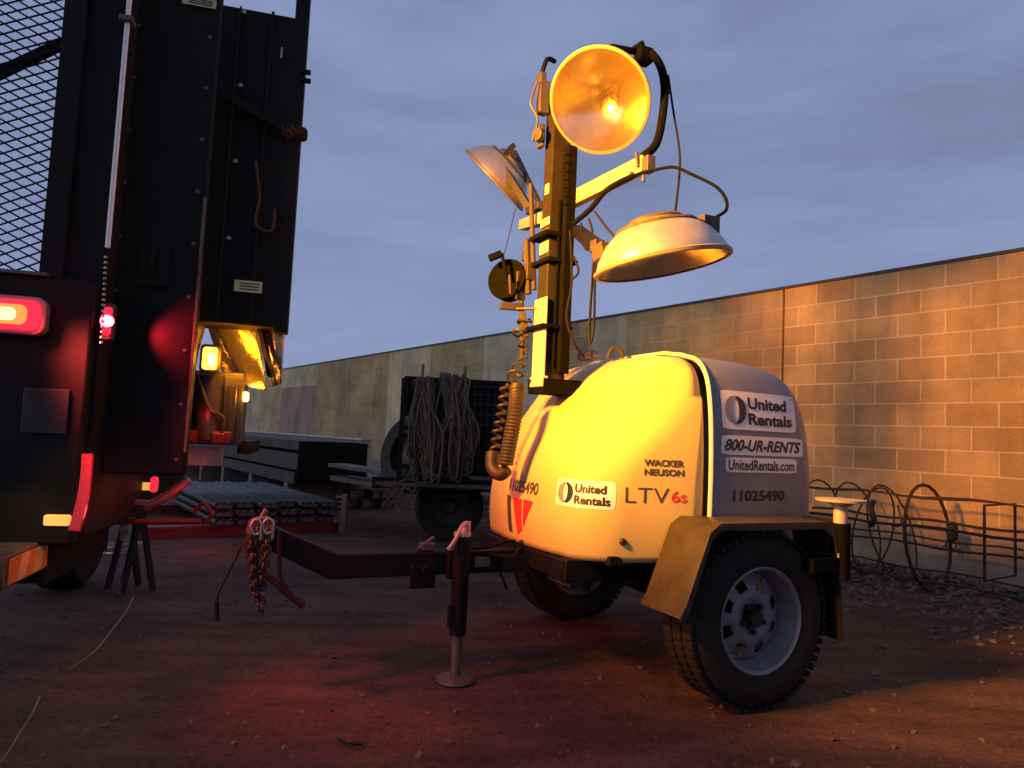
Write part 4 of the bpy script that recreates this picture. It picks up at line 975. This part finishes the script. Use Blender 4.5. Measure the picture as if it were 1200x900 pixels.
# dark steel beams between the planks and the hose trailer
b0=thing('steel_beam','dark steel beam in the pile behind the metal planks','steel beam',(0,0,0),WR,'dark steel beams piled behind the planks')
g=MB(); 
for z in (.008,.112): g.box((1.6,0,z),(3.2,.12,.014))
g.box((1.6,0,.06),(3.2,.012,.09)); g.build('web_and_flanges',M['rust'],b0)
g=MB(); g.box((-.004,0,.06),(.006,.10,.09)); g.build('end_stiffener',M['dull'],b0)
NB2=atz(462,596,0); first_=True
names=['leftmost','second from left','third from left','fourth from left','fifth from left','rightmost']
for lz in range(2):
    for u in range(6):
        P=NB2-acr*(.14*(5-u)+.02*lz)+along*random.uniform(-.1,.15)+Vector((0,0,.01+.122*lz)); mt=local_frame(P,WR+R(random.uniform(-.8,.8))); lab='%s dark steel beam in the %s layer of the pile behind the planks'%(names[u],('lower','upper')[lz])
        if first_: b0.matrix_basis=mt; b0['label']=lab; first_=False
        else: copytree(b0,mt,lab)

# long stack of pale-topped forms farther back
NB=Vector((-1.80,9.3,0)); 
fs=thing('form_stack','long low stack of dark steel forms with pale notched top boards beside the wall','stack',NB,WR)
# local: X away, Y: find sign of acr
sy_=1 if (Vector((-WD.y,WD.x,0))).dot(acr)>0 else -1
Lf=7.2
def fbox(g,x,y,z,dx,dy,dz): g.box((x,-sy_*y,z),(dx,dy,dz))
g=MB()
fbox(g,Lf/2,-.012,.845,Lf,.024,.085); fbox(g,Lf/2,.06,.90,Lf,.16,.022)
g.build('top_board',mat('pale_top_board',(.50,.49,.50),.6,noise=.35,nscale=6),fs,bevel=.004)
first=None
for u in range(10):
    g=MB(); fbox(g,.35,-.05,.83,.42,.05,.065); fbox(g,.35,-.03,.77,.30,.04,.08)
    if first is None: first=g.build('clamp_block',M['black'],fs,bevel=.004); fx=.70
    else:
        g.bm.free(); c=first.copy(); C.objects.link(c); c.parent=fs; c.location=(fx*u,0,0)
g=MB(); fbox(g,Lf/2,.55,.80,Lf,.80,.12); fbox(g,Lf/2,.50,.60,Lf,.90,.20); fbox(g,Lf/2,.52,.40,Lf,.92,.14); g.build('form_layer',mat('dark_form_steel',(.05,.045,.042),.6,.2,noise=.5,nscale=5,bump=.2),fs,bevel=.006)
g=MB()
for u in range(40): fbox(g,.08+.178*u,.02,.44,.03,.05,.26)
g.build('fin_row',M['dull'],fs)
for u in range(5): g=MB(); fbox(g,.3+1.6*u,.5,.165,.14,.95,.33); g.build('stack_bearer',M['timber'],fs)
g=MB(); fbox(g,-.015,.5,.6,.02,.9,.5); g.build('end_plate',M['black'],fs)

# flatbed trailer carrying hoses
BT=Vector((-.62,6.7,0)); ht=thing('flatbed_trailer','dark flatbed trailer with a black rack of hoses behind the light tower','trailer',BT,R(6)); HTI=ht.matrix_basis.inverted()
def tp(px,py,d=6.7): return HTI@at(px,py,d)
a=tp(436,577); b=tp(650,572)
g=MB(); zr=tp(520,569).z
g.box(((a.x+b.x)/2,.0,zr),(b.x-a.x,.06,.09)); g.box(((a.x+b.x)/2,.75,zr),(b.x-a.x,1.5,.06)); g.box(((a.x+b.x)/2,.0,zr+.052),(b.x-a.x,.08,.012)); g.build('flat_bed',M['truckblack'],ht,bevel=.004)
g=MB(); g.box(((a.x+b.x)/2,-.038,zr),(b.x-a.x-.1,.012,.035)); g.build('edge_rail',M['dull'],ht)
for i,x in enumerate((tp(580,570).x,)):
    g=MB(); g.box((x,-.036,zr),(.07,.012,.05)); g.box((x+.10,-.036,zr),(.05,.012,.05)); g.build('side_marker',mat('dull_red_tape',(.45,.12,.09),.4),ht)
ax=Matrix.Translation(tp(526,600,7.0))@Matrix.Rotation(R(90),4,'X'); q=tp(526,600,7.0)
ax=Matrix.Translation((q.x,q.y,.33))@Matrix.Rotation(R(90),4,'X')
g=MB(); g.lathe([(.19,-.09),(.30,-.10),(.33,-.07),(.33,.07),(.30,.10),(.19,.09)],ax,40,close=True); wq=g.build('wheel',M['rubber'],ht)
g=MB(); g.lathe([(0,.06),(.06,.06),(.08,.02),(.19,.03),(.20,.08)],ax,32); g.build('rim',M['dark'],wq)
g=MB(); g.prism([tp(508,579,6.65),tp(548,579,6.65),tp(548,584,6.65),tp(508,584,6.65)],(0,.3,0)); g.build('mudguard',M['black'],ht)
# rack
ra=tp(474,443); rb=tp(607,443); zb_=zr+.06; zt_=ra.z
g=MB()
for x in (ra.x,ra.x+(rb.x-ra.x)*.45,rb.x): 
    for y in (.05,.6): g.box((x,y,(zb_+zt_)/2),(.045,.045,zt_-zb_))
for z in (zb_+.1,(zb_+zt_)/2,zt_): 
    for y in (.05,.6): g.box(((ra.x+rb.x)/2,y,z),(rb.x-ra.x,.04,.04))
g.build('rack_frame',M['truckblack'],ht)
g=MB(); g.box(((ra.x+rb.x)/2,.63,(zb_+zt_)/2),(rb.x-ra.x,.02,zt_-zb_)); g.box(((ra.x*.35+rb.x*.65),.35,(zb_+zt_)/2),((rb.x-ra.x)*.6,.45,(zt_-zb_)*.92)); g.build('rack_crate',M['truckblack'],ht,bevel=.01)
g=MB()
for k in range(10): 
    x=rb.x-(rb.x-ra.x)*.55*k/9; g.box((x,.10,(zb_+zt_)/2),(.012,.012,zt_-zb_-.04))
for k in range(10): z=zb_+.04+(zt_-zb_-.06)*k/9; g.box((rb.x-(rb.x-ra.x)*.27,.10,z),((rb.x-ra.x)*.55,.010,.010))
g.build('rack_grille',M['dark'],ht)
for px,h_ in ((495,.09),(545,.09)): 
    g=MB(); q=tp(px,443); g.box((q.x,.04,zt_+h_/2),(.03,.03,h_+.1)); g.build('rack_peg',M['timber'],ht)
g=MB(); q=tp(522,436); g.box((q.x,.03,zt_-.03),(.11,.07,.20)); tag(g.build('folded_tarp',mat('blue_tarp',(.10,.11,.20),.7,noise=.4,nscale=12,bump=.3),world=True),None); tb=bpy.data.objects['folded_tarp']; tb.matrix_basis=ht.matrix_basis.copy()
tag(tb,'folded blue-grey tarp wedged between the two bunches of hanging hoses','tarp')
# hose bunches
def hoses(name,label,pxs,top,bot,n,m,seed,sag=.05):
    rnd=random.Random(seed); g=MB()
    for k in range(n):
        x0=rnd.uniform(*pxs[0]); x1=rnd.uniform(*pxs[1]); d0=6.62-rnd.uniform(0,.08); yb=bot+rnd.uniform(-34,4); x2=x1+rnd.uniform(2,11); 
        if x2>x0+28: x2=x0+20
        pts=[at(x0+rnd.uniform(-5,5),top+rnd.uniform(4,12),6.78),at(x0,top+rnd.uniform(-5,2),d0+.03),at((x0+x1)/2+rnd.uniform(-9,9)-3,top+45,d0-.03),at(x1+rnd.uniform(-5,5),(top+bot)/2+25,d0-.02),at(x1,yb-4,d0),at((x1+x2)/2,yb+3,d0),at(x2,yb-6,d0),at(x2+rnd.uniform(-5,5),(top+bot)/2,d0-.04),at(x0+rnd.uniform(-2,8),top+20,d0-.02),at(x0+4+rnd.uniform(-3,5),top+rnd.uniform(-3,4),d0+.05)]
        g.tube(smoothpath(pts,5),rnd.choice((.009,.011,.013)),6)
    return tag(g.build(name,m),label,'hose','hoses hung on the trailer rack')
hoses('hose_bunch','left bunch of grey-brown hoses hung over the trailer rack',((486,504),(478,506)),447,560,24,M['hose'],3)
hoses('hose_bunch','right bunch of grey hoses hung over the rack beside the black grille',((518,545),(514,552)),444,562,26,M['hose'],8)
hoses('rope_loop','thin brown rope loops hanging among the left hoses','' or ((490,508),(488,512)),450,565,7,M['hose2'],5)['category']='rope'
# spare wheel leaning behind the hoses
q=at(482,533,6.95); ax=orient(q,(-.72,-.66,.16))
t_=thing('spare_wheel','worn dark spare wheel leaning behind the left hoses on the flatbed','wheel',(q.x,q.y,0)); I_=t_.matrix_basis.inverted()
g=MB(); g.lathe([(.19,-.12),(.32,-.14),(.375,-.09),(.385,0),(.375,.09),(.32,.14),(.19,.12)],I_@ax,48,close=True); g.build('tyre',mat('old_tyre',(.022,.019,.017),.85,noise=.4,nscale=18,bump=.2),t_)
g=MB(); g.lathe([(0,.0),(.1,.0),(.19,.04),(.2,.08)],I_@ax,32); g.build('rim',M['dark'],t_)
# tangled wire hanging at the bed's front corner
rnd=random.Random(4); g=MB()
for k in range(16):
    x=470+rnd.uniform(-10,12); pts=[at(x+rnd.uniform(-12,12),566+rnd.uniform(-4,8),6.45)]
    for u in range(4): pts.append(at(x+rnd.uniform(-13,13),572+u*9+rnd.uniform(-5,5),6.45-rnd.uniform(0,.1)))
    g.tube(smoothpath(pts,4),.0045,5)
tag(g.build('wire_tangle',mat('tangled_wire',(.12,.07,.05),.7,.1)),'rusty tangle of thin wire hanging off the flatbed corner','wire')
g=MB(); g.tube(smoothpath([at(498,560,6.5),at(512,556,6.5),at(508,563,6.5),at(495,566,6.5),at(476,562,6.5),at(455,570,6.4),at(440,566,6.4)]),.008); tag(g.build('loose_hose',M['hose']),'loose pale hose end lying along the flatbed edge','hose')
# steel pipes and odd panels lying left of the tyre
g=MB(); c=at(438,560,7.6); g.bar(at(395,545,8.0),at(470,556,7.4),.25,.04); g.bar(at(400,560,7.9),at(476,572,7.2),.3,.05); tag(g.build('steel_offcut',pmat,bevel=.004),'flat steel offcuts piled between plank stack and flatbed trailer','offcut')
# folded barricade with striped board under the truck edge
Q=at(158,600,4.4); bd=thing('folding_barricade','small dark barricade with an orange striped board beside the truck wheel','barricade',(Q.x,Q.y,0),R(-40)); BI=bd.matrix_basis.inverted()
g=MB()
for s_ in (-1,1): g.bar((s_*.10,-.08,.0),(s_*.09,0,.50),.03,.03); g.bar((s_*.10,.10,.0),(s_*.09,0,.50),.03,.03)
g.build('barricade_leg',mat('dark_blue_plastic',(.008,.010,.018),.5),bd)
g=MB(); g.box((-.02,-.035,.38),(.12,.02,.18)); bb_=g.build('striped_board',M['tapewhite'],bd,bevel=.003)
g=MB()
for u in range(3): z=.31+.055*u; g.prism([(-.078,-.047,z),(.038,-.047,z+.035),(.038,-.047,z+.062),(-.078,-.047,z+.027)],(0,.002,0))
g.build('orange_stripe',M['orange'],bb_)
# coil of wire on the ground
g=MB(); rnd=random.Random(9); c=atz(142,648,0)
for k in range(4):
    cx=c.x+rnd.uniform(-.07,.07); cy=c.y+rnd.uniform(-.08,.08); r0=rnd.uniform(.10,.15); g.tube([Vector((cx+r0*math.cos(a),cy+r0*1.1*math.sin(a),.014+.012*k+.03*(1+math.sin(a+k)))) for a in [R(20*u) for u in range(17)]],.0045,6)
tag(g.build('wire_coil',M['wire']),'bright loops of bare wire lying on the dirt by the truck','wire coil')
# pale cord across the dirt
pts=[atz(x,y,.016) for x,y in ((156,700),(148,716),(134,735),(116,758),(96,775),(80,785))]
g=MB(); g.tube(smoothpath(pts,8),.0035,6); tag(g.build('ground_cord',M['wire']),'thin pale cord lying on the dirt, farther piece beside the truck','cord','pieces of cord on the dirt')
pts=[atz(x,y,.016) for x,y in ((47,816),(38,836),(24,858),(8,884),(-10,905))]
g=MB(); g.tube(smoothpath(pts,8),.003,6); tag(g.build('ground_cord',M['wire']),'thin pale cord on the dirt at the lower left corner','cord','pieces of cord on the dirt')
lamp('ground_amber','SPOT',(-1.0,1.75,1.2),atz(112,742,0),14,(1,.45,.1),.03,34,.8)

# ------------------------------------------------------------------ REBAR CAGE along the wall
cs=atz(1080,690,0); CB=cs.copy(); CB.z=0
rc=thing('rebar_cage','long rusty rebar cage of hoops and bars lying along the wall','rebar cage',CB,WR)
RI=rc.matrix_basis.inverted()
rad=.335
def onax(px):       # position along the cage seen at column px
    q=onpl(px,600,CB,WN); return (q-CB).dot(WD)
xa,xb=onax(1330),onax(930)
for k,(yy,zz) in enumerate(((-.20,.70),(.20,.715),(-.30,.50),(.30,.50),(-.31,.36),(.31,.37),(-.22,.12),(.22,.10))):
    g=MB(); pts=[(xa+(xb-xa)*u/14,yy+.008*math.sin(u*1.7+k),zz+.010*math.sin(u*1.3+2*k)) for u in range(15)]
    g.tube(pts,.008 if k not in (2,3) else .011,8); g.build('long_bar',M['rebar'],rc)
rnd=random.Random(2)
for k,(px,dr,tilt) in enumerate(((962,0,.1),(1005,.0,.25),(1024,-.02,-.15),(1046,0,.3),(1088,.03,.12),(1245,0,.1),(1300,0,-.1))):
    x=onax(px); rr_=.37+dr; g=MB()
    g.tube([(x+tilt*.35*math.sin(a),rr_*math.cos(a)*.9,.40+rr_*math.sin(a)) for a in [R(15*u) for u in range(24)]],.0075 if k!=4 else .013,7,closed=True)
    g.build('hoop',M['rebar'],rc)
for k,px in enumerate((1172,1240)):
    x=onax(px); g=MB(); g.tube([(x,-.26,.18),(x,.26,.18),(x,.26,.70),(x,-.26,.70)],.010,6,closed=True); g.build('square_tie',M['rebar'],rc)
x=onax(1095); g=MB(); g.lathe([(0,.06),(.035,.05),(.045,0),(.035,-.07),(0,-.085)],Matrix.Translation((x,-sy_*-.30,.44)),10)
for k in range(8): a=k*.8; g.tube(smoothpath([(x,-sy_*-.30,.40),(x+.04*math.cos(a),-sy_*-.31,.36+.06*math.sin(a)),(x+.07*math.sin(a),-sy_*-.3,.30)],4),.004,5)
g.build('tie_wire_clump',M['dark'],rc)
g=MB(); x2=onax(1047); g.tube(smoothpath([(x2,.3,.66),(x2+.02,.3,.60),(x2,.3,.50),(x2+.03,.3,.46)]),.02); g.build('tie_wire_clump',M['dark'],rc); g=MB(); g.tube(smoothpath([(onax(1030),-.3,.6),(onax(1036),-.28,.45),(onax(1024),-.3,.42)]),.008); g.build('tie_wire_clump',M['dark'],rc)

# ------------------------------------------------------------------ LOOSE STONES
rnd=random.Random(11); g=MB()
def stone(g,p,r):
    base=[(0,0,1),(.9,0,.2),(.28,.85,.25),(-.72,.53,.2),(-.72,-.53,.2),(.28,-.85,.25),(0,0,-.6)]
    rm=Euler((rnd.uniform(0,1),rnd.uniform(0,1),rnd.uniform(0,6))).to_matrix(); s3=Vector((rnd.uniform(.7,1.3),rnd.uniform(.7,1.3),rnd.uniform(.5,.9)))
    v=[Vector(p)+rm@Vector((a*s3.x,b*s3.y,c*s3.z))*r*rnd.uniform(.85,1.1) for a,b,c in base]
    g.add(v,[(0,1,2),(0,2,3),(0,3,4),(0,4,5),(0,5,1),(6,2,1),(6,3,2),(6,4,3),(6,5,4),(6,1,5)])
wallz=lambda t,off: P12+WD*t+WN*off
for k in range(6500):
    t=rnd.uniform(-4,9); off=.17+abs(rnd.gauss(0,.85)); p=wallz(t,off)
    hgt=max(0,.07*math.exp(-((off-.35)/.4)**2)); stone(g,(p.x,p.y,rnd.uniform(0,1)*hgt+.004),rnd.uniform(.008,.034))
tag(g.build('wall_gravel',M['stone'],smooth=False,recalc=False),kind='stuff',label='loose pale gravel scattered on the dirt along the foot of the wall',cat='gravel')
g=MB()
for k in range(4200):
    x=rnd.uniform(-3.5,4.5); y=.9+11*rnd.random()**1.7; stone(g,(x,y,gh(x,y)+.001),rnd.choice((.003,.004,.006,.009,.013,.018)))
tag(g.build('yard_grit',mat('grit',(.13,.10,.085),.85,noise=.5,nscale=50),smooth=False,recalc=False),kind='stuff',label='small dark stones strewn over the dirt yard',cat='grit')
g=MB(); c=atz(405,868,.01); g.tube(smoothpath([atz(396,864,.012),atz(410,870,.02),atz(425,872,.012)]),.007,6); tag(g.build('broken_twig',M['dark']),'short dark twig lying on the reddish dirt near the bottom edge','twig')
